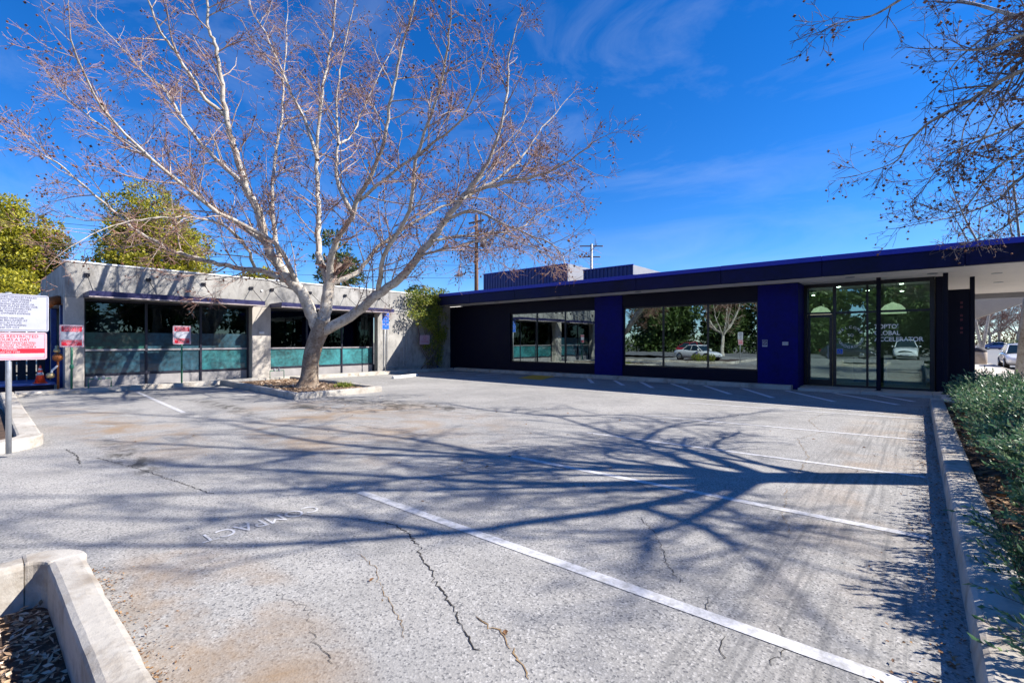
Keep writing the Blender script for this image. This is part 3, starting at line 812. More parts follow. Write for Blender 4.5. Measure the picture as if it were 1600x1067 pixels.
# kerbs: poured segments with open joints
def kerb_run(label_pts, w, h, z0=-0.05, seg=3.0, parent=None, side=1, rough=0.09):
    """segments along a polyline whose line is the road-side foot; the kerb lies to its left (side=1) or right"""
    for a, b in zip(label_pts[:-1], label_pts[1:]):
        a, b = Vector((*a, 0)), Vector((*b, 0))
        L = (b - a).length
        d = (b - a) / L
        n = Vector((-d.y, d.x, 0)) * side
        k = max(1, round(L / seg))
        for i in range(k):
            s0, s1 = L * i / k + (0.006 if i else 0), L * (i + 1) / k - (0.006 if i < k - 1 else 0)
            dz, dn = rng.uniform(-.006, .006), rng.uniform(-.006, .006)
            p0, p1 = a + d * s0 + n * dn, a + d * s1 + n * dn
            # worn cross-section: battered face, rounded and chipped arrises
            L_ = (p1 - p0).length
            ns = max(2, min(60, int(L_ / rough)))
            prof = [(0, z0), (.012, h * .45), (.020, h - .028), (.030, h - .009), (.052, h), (w * .5, h + .002), (w - .035, h), (w - .008, h - .012), (w, h - .035), (w, z0)]
            vs_, k_ = [], len(prof)
            for q in range(ns + 1):
                p = p0.lerp(p1, q / ns)
                chip = .006 if rng.random() < .08 else 0.0
                wob = .0012 * math.sin(q * .7)
                for j, (u, z) in enumerate(prof):
                    e = 1 if 0 < j < k_ - 1 else 0
                    du = rng.gauss(0, .0006) * e + wob + (chip if j in (2, 3) else 0)
                    dzz = (rng.gauss(0, .0006) - (chip * .8 if j in (3, 4) else 0)) * e + dz * e
                    vs_.append((p.x + n.x * (u + du), p.y + n.y * (u + du), z + dzz))
            fs = [(q * k_ + j, q * k_ + j + 1, (q + 1) * k_ + j + 1, (q + 1) * k_ + j) for q in range(ns) for j in range(k_ - 1)]
            fs += [tuple(range(k_)), tuple(ns * k_ + j for j in range(k_))[::-1]]
            o = MB().add(vs_, fs).build('kerb_segment', M['kerb'], parent)
            bm = bmesh.new(); bm.from_mesh(o.data); bmesh.ops.recalc_face_normals(bm, faces=bm.faces); bm.to_mesh(o.data); bm.free()

def kerb_root(loc):
    o = bpy.data.objects.new('kerb', None)
    link(o)
    o.location = loc
    return struct(o)

def arc(cx, cy, r, a0, a1, n=7):
    return [(cx + r * math.cos(R(a0 + (a1 - a0) * i / n)), cy + r * math.sin(R(a0 + (a1 - a0) * i / n))) for i in range(n + 1)]

def kerb_corner(parent, cx, cy, r, a0, a1, w, h):
    m = MB().prism(arc(cx, cy, r, a0, a1) + arc(cx, cy, max(0.02, r - w), a1, a0), -0.25, h)
    m.build('kerb_segment', M['kerb'], parent, bevel=0.02, seg=2)

k1 = kerb_root((0.2, 8, 0))
kerb_run([(0.2, 16.1), (0.2, 7.6), (0.2, 5.55), (0.2, 3.45), (0.2, -3)], 0.27, 0.16, seg=6.0, parent=k1, side=1)
k2 = kerb_root((-3, .56, 0))     # near planter finger
kerb_run([(-1.55, 0.56), (-4.3, 0.56)], 0.20, 0.16, -.25, seg=2.8, parent=k2, side=1)
kerb_corner(k2, -4.3, 0.26, 0.30, 90, 180, 0.20, 0.161)
kerb_run([(-4.6, 0.26), (-4.6, -0.35), (-4.6, -6)], 0.20, 0.16, -.25, seg=6, parent=k2, side=1)
kerb_run([(-1.55, -6), (-1.55, 0.36)], 0.20, 0.158, -.25, seg=6, parent=k2, side=1)
k3 = kerb_root((-14, .8, 0))     # sign planter
kerb_run([(-10.5, 0.84), (-19.62, 0.98)], 0.30, 0.16, seg=3.1, parent=k3, side=1)
kerb_corner(k3, -10.5, 0.24, 0.60, 0, 90, 0.30, 0.161)
kerb_run([(-9.9, -8), (-9.9, 0.24)], 0.30, 0.16, seg=4, parent=k3, side=1)
k4 = kerb_root((-19.6, 10, 0))   # along the grey building
kerb_run([(-19.6, 0.99), (-19.6, 6.15)], 0.25, 0.14, seg=2.6, parent=k4, side=1)
kerb_run([(-19.6, 9.0), (-19.6, 17.78)], 0.25, 0.14, seg=2.9, parent=k4, side=1)
k5 = kerb_root((-16, 7.5, 0))    # tree island
kerb_run([(-19.58, 6.2), (-18.0, 6.2), (-13.0, 5.95), (-13.0, 8.75), (-16.3, 9.0), (-19.58, 9.0)], 0.22, 0.17, seg=5.2, parent=k5, side=1)
k6 = kerb_root((-10, 17.8, 0))   # along the navy building
kerb_run([(-3.2, 17.8), (-14.0, 17.8), (-19.6, 17.8)][::-1], 0.38, 0.15, seg=2.7, parent=k6, side=1)

# planting beds and pavements
struct(MB().prism([(-19.4, 6.35), (-13.2, 6.1), (-13.2, 8.6), (-19.4, 8.85)], -0.05, 0.09).build('planting_bed', M['soil']))
struct(MB().prism([(-4.45, -6), (-1.75, -6), (-1.75, 0.4), (-4.45, 0.4)], -0.28, -0.14).build('planting_bed', M['soil_dark']))
struct(MB().prism([(-16.3, -8), (-10.15, -8), (-10.15, 0.55), (-16.3, 0.6)], -0.05, 0.03).build('planting_bed', M['soil_dark']))
struct(MB().prism([(0.42, -3), (3.0, -3), (3.0, 15.9), (0.42, 15.9)], -0.05, 0.09).build('planting_bed', M['soil_dark']))

walk = bpy.data.objects.new('sidewalk', None)
link(walk); struct(walk)
def slabs(x0, x1, y0, y1, z, px, py):
    nx_, ny_ = max(1, round((x1 - x0) / px)), max(1, round((y1 - y0) / py))
    for i in range(nx_):
        for j in range(ny_):
            a, b = x0 + (x1 - x0) * i / nx_, x0 + (x1 - x0) * (i + 1) / nx_
            c, d = y0 + (y1 - y0) * j / ny_, y0 + (y1 - y0) * (j + 1) / ny_
            box('paving_slab', a + .006, b - .006, c + .006, d - .006, -0.05, z + rng.uniform(-.002, .002), M['sidewalk'], walk, 0.006)
slabs(-20.3, -19.86, 1.0, 17.7, 0.135, 1, 1.6)
slabs(-3.0, 3.6, 17.75, 19.15, 0.09, 1.6, 1.4)
slabs(0.45, 3.6, 16.2, 17.74, 0.088, 1.6, 1.5)
slabs(0.45, 3.6, 19.16, 31, 0.09, 1.6, 1.5)
slabs(1.2, 3.6, 31, 62, 0.09, 1.2, 2.6)
slabs(3.02, 3.6, -6, 16.15, 0.088, .6, 2.0)
slabs(-24.5, -19.95, -2.2, 0.94, 0.10, 1.5, 1.5)
k7 = kerb_root((3.6, 20, 0))
kerb_run([(3.76, 160), (3.76, 61), (3.76, -20)], 0.15, 0.11, seg=9, parent=k7, side=-1, rough=3.0)

# ================================================================== GREY CONCRETE BUILDING (front on x=-20.3, facing +x)
cb = thing('concrete_building', (-20.3, 10, 0), 'long low grey concrete building with teal windows and steel awnings behind the planter tree', 'building')
XF = -20.3
def cbox(name, x0, x1, y0, y1, z0, z1, mat, p=None, bevel=0.012):
    return box(name, x0, x1, y0, y1, z0, z1, mat, p or cb, bevel)
cbox('parapet_wall', XF - .3, XF, 2.1, 18.2, 3.0, 4.10, M['concrete'])
cbox('parapet_cap', XF - .36, XF + .03, 2.06, 18.18, 4.10, 4.16, M['cap'])
cbox('pillar', XF - .45, XF - .002, 2.1, 2.56, 0.0, 3.0, M['pillar'])
cbox('pillar', XF - .45, XF - .002, 7.60, 8.32, 0.0, 3.0, M['pillar'])
cbox('wall', XF - .3, XF - .003, 13.41, 18.2, 0.0, 3.0, M['concrete'])
# board-marked reveals on the blank wall
cbox('roof', -34, XF - .31, 2.3, 19.5, 3.55, 3.8, M['cap'])
cbox('side_wall_band', -27, XF - .31, 2.1, 2.34, 2.82, 4.098, M['concrete'])
cbox('side_recess_wall', -27, XF - .46, 3.5, 3.7, 0, 3.54, M['navy_dark'])
cbox('end_wall', -27.3, -27.01, 2.1, 3.7, 0, 4.1, M['concrete'])
for x in (-21.9, -24.4, -26.7):
    cbox('recess_post', x - .08, x + .08, 2.14, 2.30, 0, 2.815, M['blue_steel'])
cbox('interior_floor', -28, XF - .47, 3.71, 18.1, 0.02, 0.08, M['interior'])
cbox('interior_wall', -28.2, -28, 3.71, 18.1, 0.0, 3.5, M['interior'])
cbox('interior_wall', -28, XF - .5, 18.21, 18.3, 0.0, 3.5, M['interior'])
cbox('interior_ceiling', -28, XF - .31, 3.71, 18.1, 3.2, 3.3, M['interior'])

def storefront(Ys, films):
    y0, y1 = Ys[0], Ys[-1]
    w = cbox('window', XF - .42, XF - .36, y0, y1, 0.46, 0.53, M['frame'], bevel=0.004)     # sill rail
    xs = XF - .40
    def fr(name, a, b, c, d, mat=M['frame'], dx=0.0):
        return box(name, XF - .43 + dx, XF - .35 + dx, a, b, c, d, mat, w, 0.004)
    fr('head_rail', y0, y1, 2.93, 3.0)
    n = len(Ys) - 1
    for i, y in enumerate(Ys):
        yy = y + (0.035 if i == 0 else -0.035 if i == n else 0)
        fr('mullion', yy - .033, yy + .033, 0.0, 2.93, M['frame'], 0.004)
    for i in range(n):
        a, b = Ys[i] + .036, Ys[i + 1] - .036
        fr('transom', a, b, 1.285, 1.345, M['frame_lit'])
        box('sill_panel', xs - .02, xs + .012, a, b, 0.0, 0.455, M['sillpanel'], w)
        lo, hi = films[i]
        box('pane', xs - .006, xs + .006, a, b, 0.535, 1.283, lo, w)
        if hi is not None:
            box('pane', xs - .006, xs + .006, a, b, 1.347, 1.90, hi, w)
            box('pane', xs - .006, xs + .006, a, b, 1.903, 2.928, M['glass_left'], w)
        else:
            box('pane', xs - .006, xs + .006, a, b, 1.347, 2.928, M['glass_left'], w)
storefront([2.56, 4.24, 5.91, 7.60], [(M['teal_blue'], M['teal_green']), (M['teal_blue'], M['teal_blue']), (M['teal'], M['teal_blue'])])
storefront([8.32, 10.02, 11.70, 13.41], [(M['teal'], None), (M['teal'], None), (M['teal'], None)])

def awning(y0, y1, rods):
    X0, X1 = XF + .004, XF + 1.10
    a = cbox('awning', X1 - .06, X1, y0, y1, 3.00, 3.16, M['awning'], bevel=0.006)
    for y in (y0, y1 - .06):
        box('side_channel', X0, X1 - .062, y, y + .06, 3.0, 3.155, M['awning'], a, 0.005)
    box('edge_angle', X1 - .05, X1 + .012, y0, y1, 2.965, 2.998, M['awning_edge'], a)
    k = 12
    for i in range(k):
        x = X0 + .03 + (X1 - X0 - .13) * i / (k - 1)
        m = MB().add([(x - .055, y0 + .062, 3.10), (x + .060, y0 + .062, 3.045), (x + .060, y1 - .062, 3.045), (x - .055, y1 - .062, 3.10),
                      (x - .055, y0 + .062, 3.112), (x + .060, y0 + .062, 3.057), (x + .060, y1 - .062, 3.057), (x - .055, y1 - .062, 3.112)],
                     [(3, 2, 1, 0), (4, 5, 6, 7), (0, 1, 5, 4), (1, 2, 6, 5), (2, 3, 7, 6), (3, 0, 4, 7)])
        m.build('slat', M['awning_top'], a)
    for y in rods:
        MB().tube([(X0 + .03, y, 3.74), (X1 - .04, y, 3.17)], 0.011, 6).build('tie_rod', M['black'], a)
        box('rod_bracket', XF + .001, XF + .06, y - .07, y + .07, 3.69, 3.79, M['black'], a, 0.006)
awning(2.53, 7.66, (2.62, 4.22, 5.89, 7.56))
awning(8.28, 13.6, (8.36, 9.97, 11.65, 13.48))

# conduit and reveal lines on the blank wall
for pts in ([(XF + .02, 13.75, 0.18), (XF + .02, 13.75, 3.18), (XF + .02, 15.2, 3.18)], [(XF + .02, 13.75, 0.30), (XF + .02, 16.9, 0.30)],
            [(XF + .02, 14.95, 0.30), (XF + .02, 14.95, 2.6)], [(XF + .02, 15.15, 0.30), (XF + .02, 15.15, 2.6)], [(XF + .02, 13.95, 0.14), (XF + .02, 13.95, 3.0)]):
    MB().tube(pts, 0.016, 6).build('conduit', M['grey_metal'], cb)
MB().tube([(XF + .06, 17.2, 0.14), (XF + .06, 17.2, 3.5)], 0.045, 10).build('downpipe', M['blue_steel'], cb)
cbox('meter_box', XF + .001, XF + .05, 7.85, 8.05, 1.9, 2.0, M['cap'])
cbox('alarm_box', XF + .001, XF + .04, 7.92, 8.0, 3.62, 3.70, M['cap'])

# ================================================================== NAVY BUILDING (front on y=18.2, facing -y)
nb = thing('navy_building', (-8, 18.2, 0), 'low navy painted building with deep flat roof overhang and mirror windows', 'building')
def nbox(name, x0, x1, y0, y1, z0, z1, mat, p=None, bevel=0.01):
    return box(name, x0, x1, y0, y1, z0, z1, mat, p or nb, bevel)
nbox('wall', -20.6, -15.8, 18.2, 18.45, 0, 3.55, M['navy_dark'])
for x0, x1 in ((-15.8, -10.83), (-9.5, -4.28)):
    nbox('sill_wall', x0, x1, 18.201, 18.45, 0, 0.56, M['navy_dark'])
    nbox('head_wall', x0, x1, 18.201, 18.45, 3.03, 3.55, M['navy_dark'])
nbox('wall_pier', -10.83, -9.5, 18.16, 18.45, 0, 3.55, M['navy'])
nbox('wall_pier', -4.28, -3.05, 18.16, 19.3, 0, 3.55, M['navy'])
fj = [-20.27, -17.3, -14.3, -11.2, -8.2, -5.1, -2.2, 0.9, 3.5, 6.02]
for i, (a, b) in enumerate(zip(fj[:-1], fj[1:])):
    dy = rng.uniform(-.004, .004)
    nbox('fascia_panel', a + .004, b - .004, 16.8 + dy, 17.0, 3.55, 4.0, M['navy_fascia'])
    nbox('fascia_cap', a + .003, b - .003, 16.73 + dy, 17.05, 4.0, 4.15 + rng.uniform(-.004, .004), M['navy_cap'])
nbox('roof_slab', -20.2, 6.0, 17.001, 27.5, 3.64, 4.0, M['navy_dark'])
nbox('soffit', -20.2, 5.98, 17.0, 18.2, 3.57, 3.639, M['soffit'])
nbox('soffit', -3.05, 5.98, 18.201, 27.45, 3.565, 3.638, M['soffit'])
nbox('back_fascia', 0.4, 6.0, 27.46, 27.6, 3.35, 4.0, M['screen_side'])
for x, y in ((-16, 17.4), (-12.2, 17.4), (-8.4, 17.4), (-1.6, 17.7), (0.3, 18.3), (1.7, 19.4), (2.0, 22.4)):
    MB().lathe((x, y, 3.548), [(0.11, 0), (0.12, 0.004), (0.12, 0.02)], 18).build('soffit_light', M['grey_metal'], nb)

def ribbon(X0, X1, Ys, sills, name='window'):
    w = nbox(name, X0, X1, 18.30, 18.36, 0.561, 0.62, M['black'], bevel=0.004)
    box('head_rail', X0, X1, 18.30, 18.36, 2.97, 3.029, M['black'], w)
    n = len(Ys) - 1
    for i, x in enumerate(Ys):
        xx = x + (0.03 if i == 0 else -0.03 if i == n else 0)
        box('mullion', xx - .03, xx + .03, 18.296, 18.364, 0.62, 2.97, M['black'], w)
    for i in range(n):
        tilt = rng.uniform(-.005, .005)
        a, b = Ys[i] + .03, Ys[i + 1] - .03
        MB().add([(a, 18.326 + tilt, .62), (b, 18.326 - tilt, .62), (b, 18.326 - tilt, 2.97), (a, 18.326 + tilt, 2.97),
                  (a, 18.334 + tilt, .62), (b, 18.334 - tilt, .62), (b, 18.334 - tilt, 2.97), (a, 18.334 + tilt, 2.97)],
                 [(0, 1, 2, 3), (7, 6, 5, 4), (0, 4, 5, 1), (1, 5, 6, 2), (2, 6, 7, 3), (3, 7, 4, 0)]).build('pane', M['glass_dark'], w)
ribbon(-15.8, -10.83, [-15.8, -14.14, -12.48, -10.83], 3)
ribbon(-9.5, -4.28, [-9.5, -7.76, -6.02, -4.28], 3)

# entrance glazing on y=19.2
en = nbox('entrance', -3.04, 0.36, 19.16, 19.26, 3.44, 3.56, M['black'], bevel=0.005)
def ebox(name, x0, x1, z0, z1, mat=None, y0=19.17, y1=19.25):
    return box(name, x0, x1, y0, y1, z0, z1, mat or M['black'], en, 0.004)
for x0, x1 in ((-3.04, -2.94), (-2.20, -2.11), (-1.30, -1.24), (0.25, 0.36)):
    ebox('mullion', x0, x1, 0.091, 3.44)
ebox('transom', -2.94, 0.25, 2.53, 2.60, y0=19.175, y1=19.245)
ebox('bottom_rail', -2.11, 0.25, 0.091, 0.15, y0=19.175, y1=19.245)
for x0, x1 in ((-2.94, -2.2), (-2.11, -1.3), (-1.24, 0.25)):
    box('pane', x0, x1, 19.206, 19.216, 2.60, 3.44, M['glass_entry'], en)
for x0, x1 in ((-2.11, -1.3), (-1.24, 0.25)):
    box('pane', x0, x1, 19.206, 19.216, 0.15, 2.53, M['glass_entry'], en)
dr = nbox('entrance_door', -2.93, -2.22, 19.18, 19.24, 0.10, 0.30, M['black'], bevel=0.004)
box('door_rail', -2.93, -2.22, 19.18, 19.24, 2.42, 2.52, M['black'], dr)
box('door_stile', -2.93, -2.85, 19.18, 19.24, 0.30, 2.42, M['black'], dr)
box('door_stile', -2.30, -2.22, 19.18, 19.24, 0.30, 2.42, M['black'], dr)
box('pane', -2.85, -2.30, 19.205, 19.215, 0.30, 2.42, M['glass_entry'], dr)
MB().tube([(-2.33, 19.17, 1.0), (-2.33, 19.12, 1.0), (-2.33, 19.12, 1.45), (-2.33, 19.17, 1.45)], 0.013, 8).build('door_handle', M['steel'], dr)
# lettering on the glass
for s, z, w in (("TOPTO'", 2.07, 0.60), ('GLOBAL', 1.865, 0.64), ('ACCELERATOR', 1.665, 1.20)):
    text('glass_lettering', s, 0.19, M['glass_ink'], en, (-1.09 + w / 2, 19.197, z), (1, 0, 0), (0, 0, 1), width=w, bold=0.004)
text('glass_lettering', 'TO', 0.13, M['glass_ink'], en, (-1.72, 19.197, 1.80), (1, 0, 0), (0, 0, 1))
def ring_text(s, cx, cz, rad, a0, a1, top):
    for i, ch in enumerate(s):
        a = R(a0 + (a1 - a0) * i / (len(s) - 1))
        p = (cx + rad * math.cos(a), 19.197, cz + rad * math.sin(a))
        rt = (math.sin(a), 0, -math.cos(a)) if top else (-math.sin(a), 0, math.cos(a))
        u = (math.cos(a), 0, math.sin(a)) if top else (-math.cos(a), 0, -math.sin(a))
        text('glass_lettering', ch, 0.12, M['glass_ink'], en, p, rt, u)
ring_text('WELCOME', -1.72, 1.74, 0.33, 150, 30, True)
ring_text('INNOGROUND', -1.72, 1.74, 0.33, 190, 350, False)
ebox('access_sticker', -2.10, -1.92, 1.18, 1.36, M['sign_white'], 19.199, 19.203)
def wheelchair(parent, c, s, rt, nrm, mat):
    """access symbol of size s centred at c, drawn with flat strokes"""
    rt, nrm, up = Vector(rt), Vector(nrm), Vector((0, 0, 1))
    c = Vector(c)
    def P(x, y):
        return c + rt * x * s + up * y * s + nrm * 0.002
    m = MB()
    m.tube([P(-.02 + .03 * math.cos(t), .40 + .03 * math.sin(t)) for t in [0, 1.57, 3.14, 4.7, 6.28]], .045 * s, 5)
    m.tube([P(-.03, .32), P(-.02, .02), P(.20, .02), P(.30, -.26), P(.38, -.24)], .04 * s, 5)
    m.tube([P(-.02, .18), P(.18, .18)], .035 * s, 5)
    m.tube([P(-.06 + .27 * math.cos(R(a)), -.14 + .27 * math.sin(R(a))) for a in range(115, 345, 23)], .035 * s, 5)
    return m.build('access_symbol', mat, parent)
box('access_symbol_ground', -2.085, -1.935, 19.1965, 19.1985, 1.195, 1.345, M['sign_blue'], en)
wheelchair(en, (-2.01, 19.194, 1.27), 0.13, (1, 0, 0), (0, -1, 0), M['sign_white'])

# posts and blade wall by the entrance
for x, y in ((-0.94, 18.4), (0.58, 18.4), (1.23, 20.0)):
    nbox('canopy_post', x - .055, x + .055, y - .055, y + .055, 0.085, 3.564, M['navy_dark'])
    nbox('post_plate', x - .10, x + .10, y - .10, y + .10, 0.084, 0.10, M['black'])
bl = nbox('blade_wall', 0.37, 1.17, 19.95, 20.05, 0.28, 3.20, M['navy_dark'])
for i, z in enumerate(np.arange(2.75, 1.6, -0.13)):
    box('faded_letter', 0.96, 1.02, 19.944, 19.949, z, z + .07, M['blade_ink'], bl) if i % 3 != 2 else None
nbox('side_wall', 0.38, 0.58, 19.27, 19.94, 0, 3.56, M['navy_dark'])
nbox('side_wall', 0.38, 0.58, 20.06, 27.4, 0, 3.56, M['navy_dark'])
# interiors
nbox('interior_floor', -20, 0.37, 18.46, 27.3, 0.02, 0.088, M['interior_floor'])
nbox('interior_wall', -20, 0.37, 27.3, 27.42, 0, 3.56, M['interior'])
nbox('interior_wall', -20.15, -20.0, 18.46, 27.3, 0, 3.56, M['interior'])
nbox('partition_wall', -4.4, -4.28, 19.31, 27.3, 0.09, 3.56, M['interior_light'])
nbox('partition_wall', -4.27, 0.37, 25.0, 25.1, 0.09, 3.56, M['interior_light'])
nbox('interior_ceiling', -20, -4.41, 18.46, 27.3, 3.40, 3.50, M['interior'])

for x, y in ((-.45, 20.9), (-2.2, 20.6), (-1.5, 22.8), (-3.4, 23.6), (-.5, 23.9)):
    MB().lathe((x, y, 3.555), [(.06, 0), (.06, .008)], 18).build('downlight', M['lit'], nb)
# rooftop screens of ribbed metal
def rib_screen(x0, x1, y0, y1, z1, pitch=0.24):
    m = MB()
    xs, k = [], int((x1 - x0) / pitch)
    prof = []
    for i in range(k):
        a = x0 + (x1 - x0) * i / k
        p = (x1 - x0) / k
        prof += [(a, y0), (a + p * .45, y0), (a + p * .5, y0 + .04), (a + p * .95, y0 + .04)]
    prof.append((x1, y0))
    for (xa, ya), (xb, yb) in zip(prof[:-1], prof[1:]):
        m.quad((xa, ya, 3.9), (xb, yb, 3.9), (xb, yb, z1), (xa, ya, z1))
    s_ = m.build('roof_screen', M['screen'], nb)
    box('screen_side', x1 - .06, x1 - .002, y0 + .05, y1, 3.9, z1, M['screen_side'], s_)
    box('screen_side', x0 + .002, x0 + .06, y0 + .05, y1, 3.9, z1, M['screen_side'], s_)
    box('screen_cap', x0 - .03, x1 + .03, y0 - .03, y0 + .06, z1 - .03, z1 + .03, M['navy_cap'], s_)
    box('screen_back', x0, x1, y1, y1 + .06, 3.9, z1, M['screen'], s_)
rib_screen(-23.3, -16.2, 24.0, 27.3, 6.33)
rib_screen(-15.2, -12.0, 24.2, 28.2, 5.85)
MB().tube([(-2.5, 19.5, 4.0), (-2.5, 19.5, 4.55)], 0.04, 8).build('roof_vent_pipe', M['grey_metal'], nb)

# ================================================================== TREES
class Tree:
    """collects the wood of one tree: limbs, branchlets, twigs and hanging seed balls"""
    def __init__(s):
        s.limb, s.mid, s.twig, s.balls = Tubes(), Tubes(), Tubes(), []
    def grow(s, p, d, L, r, lvl, cfg):
        seg = cfg['seg'][lvl]
        n = max(2, int(L / seg))
        pts = [p.copy()]
        for i in range(n):
            d = unit(d + npr.normal(size=3) * cfg['wig'][lvl] + np.array([0, 0, cfg['up'][lvl]]))
            p = p + d * (L / n)
            pts.append(p.copy())
        rad = np.linspace(r, max(r * 0.4, cfg['rmin']), n + 1)
        (s.mid if lvl == 0 else s.twig).add(pts, rad, 5 if lvl == 0 else 3)
        if lvl >= cfg['max']:
            if npr.random() < cfg['ball']:
                q = pts[-1] + npr.normal(size=3) * 0.02
                s.balls.append(q - np.array([0, 0, npr.uniform(0.0, 0.08)]))
            return
        k = npr.poisson(cfg['kids'][lvl] * L) + 1
        for j in range(k):
            t = npr.uniform(0.18, 1.0)
            i = min(n - 1, int(t * n))
            u = t * n - i
            q = pts[i] * (1 - u) + pts[i + 1] * u
            dd = deflect(unit(pts[i + 1] - pts[i]), R(npr.uniform(25, 62)))
            ll = cfg['len'][lvl + 1] * npr.uniform(0.55, 1.35) * (1.15 - 0.5 * t)
            s.grow(q, dd, ll, max(cfg['rmin'], rad[i] * 0.55), lvl + 1, cfg)
    def from_limb(s, path, cfg, every, t0=0.12, r_sides=8):
        P = path[:, :3]
        s.limb.add(P, path[:, 3], r_sides)
        seg = np.linalg.norm(np.diff(P, axis=0), axis=1)
        cum = np.concatenate([[0], np.cumsum(seg)])
        tot = cum[-1]
        pos = tot * t0
        while pos < tot:
            i = int(np.searchsorted(cum, pos)) - 1
            i = max(0, min(len(P) - 2, i))
            u = (pos - cum[i]) / max(1e-6, seg[i])
            q = P[i] * (1 - u) + P[i + 1] * u
            rl = path[i, 3]
            t = pos / tot
            if rl < cfg.get('rmaxkid', 0.19):
                dd = deflect(unit(P[i + 1] - P[i]), R(npr.uniform(28, 65)))
                L = cfg['len'][0] * npr.uniform(0.5, 1.4) * (1.15 - 0.65 * t)
                s.grow(q, dd, L, min(rl * 0.55, 0.022), 0, cfg)
            pos += every * npr.uniform(0.55, 1.45)
        s.grow(P[-1], unit(P[-1] - P[-2]), cfg['len'][0] * .45, max(path[-1, 3], .008), 0, cfg)
    def finish(s, root, limb_mat, twig_mat, mid_mat=None, ball_r=0.024):
        if s.limb.V:
            s.limb.build('limbs', limb_mat, root)
        cr = s.mid.build('crown', mid_mat or limb_mat, root)
        tag(s.twig.build('twigs', twig_mat, cr, False), kind='stuff')
        if s.balls:
            C = np.array(s.balls)
            Vb, Fb = octa(C, npr.uniform(0.7, 1.3, len(C)) * ball_r)
            tag(np_mesh('seed_balls', Vb, Fb, M['seed'], cr), kind='stuff')

CFG = dict(seg=(0.35, 0.22, 0.14), wig=(0.13, 0.2, 0.28), up=(0.05, 0.05, 0.02), len=(1.7, 0.72, 0.32), kids=(4.4, 9.5), max=2, rmin=0.004, ball=0.20)

# the big planter sycamore
t1 = thing('sycamore_tree', (-15.45, 7.55, 0.09), 'big leafless sycamore with pale mottled forked trunk in the kerbed planter', 'tree')
T = Tree()
trunk_path = smooth_path(LEFT_LIMBS[0], 4)
trunk_path[:, 3] = np.interp(trunk_path[:, 2], [0, .35, 1.0, 1.6, 2.0, 2.35], [.33, .275, .26, .265, .28, .25])
k = 20
tr = Tubes(); tr.add(trunk_path[:, :3], trunk_path[:, 3], k)
Vt = np.concatenate(tr.V); 
Vt = Vt.reshape(-1, k, 3)
cen = trunk_path[:, None, :3]
ang = np.arange(k) * 2 * np.pi / k
for i in range(len(Vt)):
    hgt = max(0.0, 1 - trunk_path[i, 2] / 0.55)
    f = 1 + 0.035 * np.sin(ang * 3 + i * .3) + 0.03 * np.sin(ang * 5 - i * .5) + hgt * (0.28 + 0.22 * np.sin(ang * 4 + 1))
    Vt[i] = cen[i] + (Vt[i] - cen[i]) * f[:, None]
np_mesh('trunk', Vt.reshape(-1, 3), np.concatenate(tr.F), M['bark_trunk'], t1, True)
for i, L in enumerate(LEFT_LIMBS[1:]):
    path = smooth_path(L, 4)
    path[:, 3] = np.maximum(path[:, 3] * .72, .006)
    n_ = len(path)
    path[2:-1, :3] += npr.normal(size=(n_ - 3, 3)) * 0.018
    T.from_limb(path, CFG, 0.36, 0.10, 10)
T.finish(t1, M['bark_limb'], M['twig'], M['twig_mid'], .030)

# the street sycamore right of the lot, whose shadow lies over the asphalt
t2 = thing('street_sycamore', (3.3, 9.8, 0.09), 'leafless street sycamore behind the hedge, drooping dark twigs with seed balls', 'tree')
T = Tree()
RL = RIGHT_LIMBS
trunk2 = [(3.32, 9.8, 0.0, .36), (3.3, 9.8, .5, .30), (3.33, 9.83, 1.8, .28), (3.33, 9.86, 3.3, .26), (3.28, 9.81, 4.1, .24), (3.27, 9.8, 4.95, .2)]
tr = Tubes(); tp = smooth_path(trunk2, 4); tr.add(tp[:, :3], tp[:, 3], 14)
tr.build('trunk', M['bark_trunk'], t2)
CFG2 = dict(CFG, kids=(3.2, 7.0), len=(1.5, 0.62, 0.26), up=(0.0, 0.0, -0.02), ball=0.30)
fork = (3.27, 9.8, 4.7)
for nm in ('L1', 'L2', 'L3'):
    q = smooth_path([(*fork, RL[nm][0][3])] + list(RL[nm])[1:], 5)
    q[:, 3] *= .62
    T.from_limb(q, CFG2, 0.6, 0.4)
for nm in ('L2a', 'L2b', 'L4', 'S5', 'S6', 'S7', 'S8', 'S9', 'S10', 'S11', 'S12'):
    T.from_limb(smooth_path(RL[nm], 5), CFG2, 0.36, 0.1)
pre = {'R1': [(*fork, .10), (2.1, 9.2, 5.3, .065)], 'R2': [(3.27, 9.8, 4.0, .09), (2.2, 10.6, 4.75, .055)], 'R3': [(3.27, 9.8, 4.8, .08), (2.0, 8.8, 5.5, .05)],
       'R4': [(3.3, 9.6, 4.8, .08), (1.8, 7.8, 6.0, .05)], 'R5': [(3.2, 9.8, 4.85, .08), (1.9, 9.6, 5.7, .05)],
       'R6': [(3.27, 9.8, 4.75, .07), (2.1, 9.9, 5.3, .05)], 'R7': [(3.27, 9.8, 4.9, .07), (2.1, 9.3, 6.0, .05)], 'R8': [(3.27, 9.8, 4.3, .07), (2.3, 11.0, 4.7, .05)],
       'R9': [(3.27, 9.8, 4.5, .07), (2.2, 10.2, 4.9, .05)], 'R10': [(3.27, 9.8, 4.85, .07), (2.1, 9.6, 5.9, .05)]}
for nm, a in pre.items():
    q = smooth_path(a + list(RL[nm]), 5)
    q[:, 3] = np.maximum(q[:, 3] * .62, .005)
    T.from_limb(q, dict(CFG2, len=(0.62, 0.36, 0.18), kids=(6.5, 10.0), rmin=.003), 0.13, 0.35, 7)
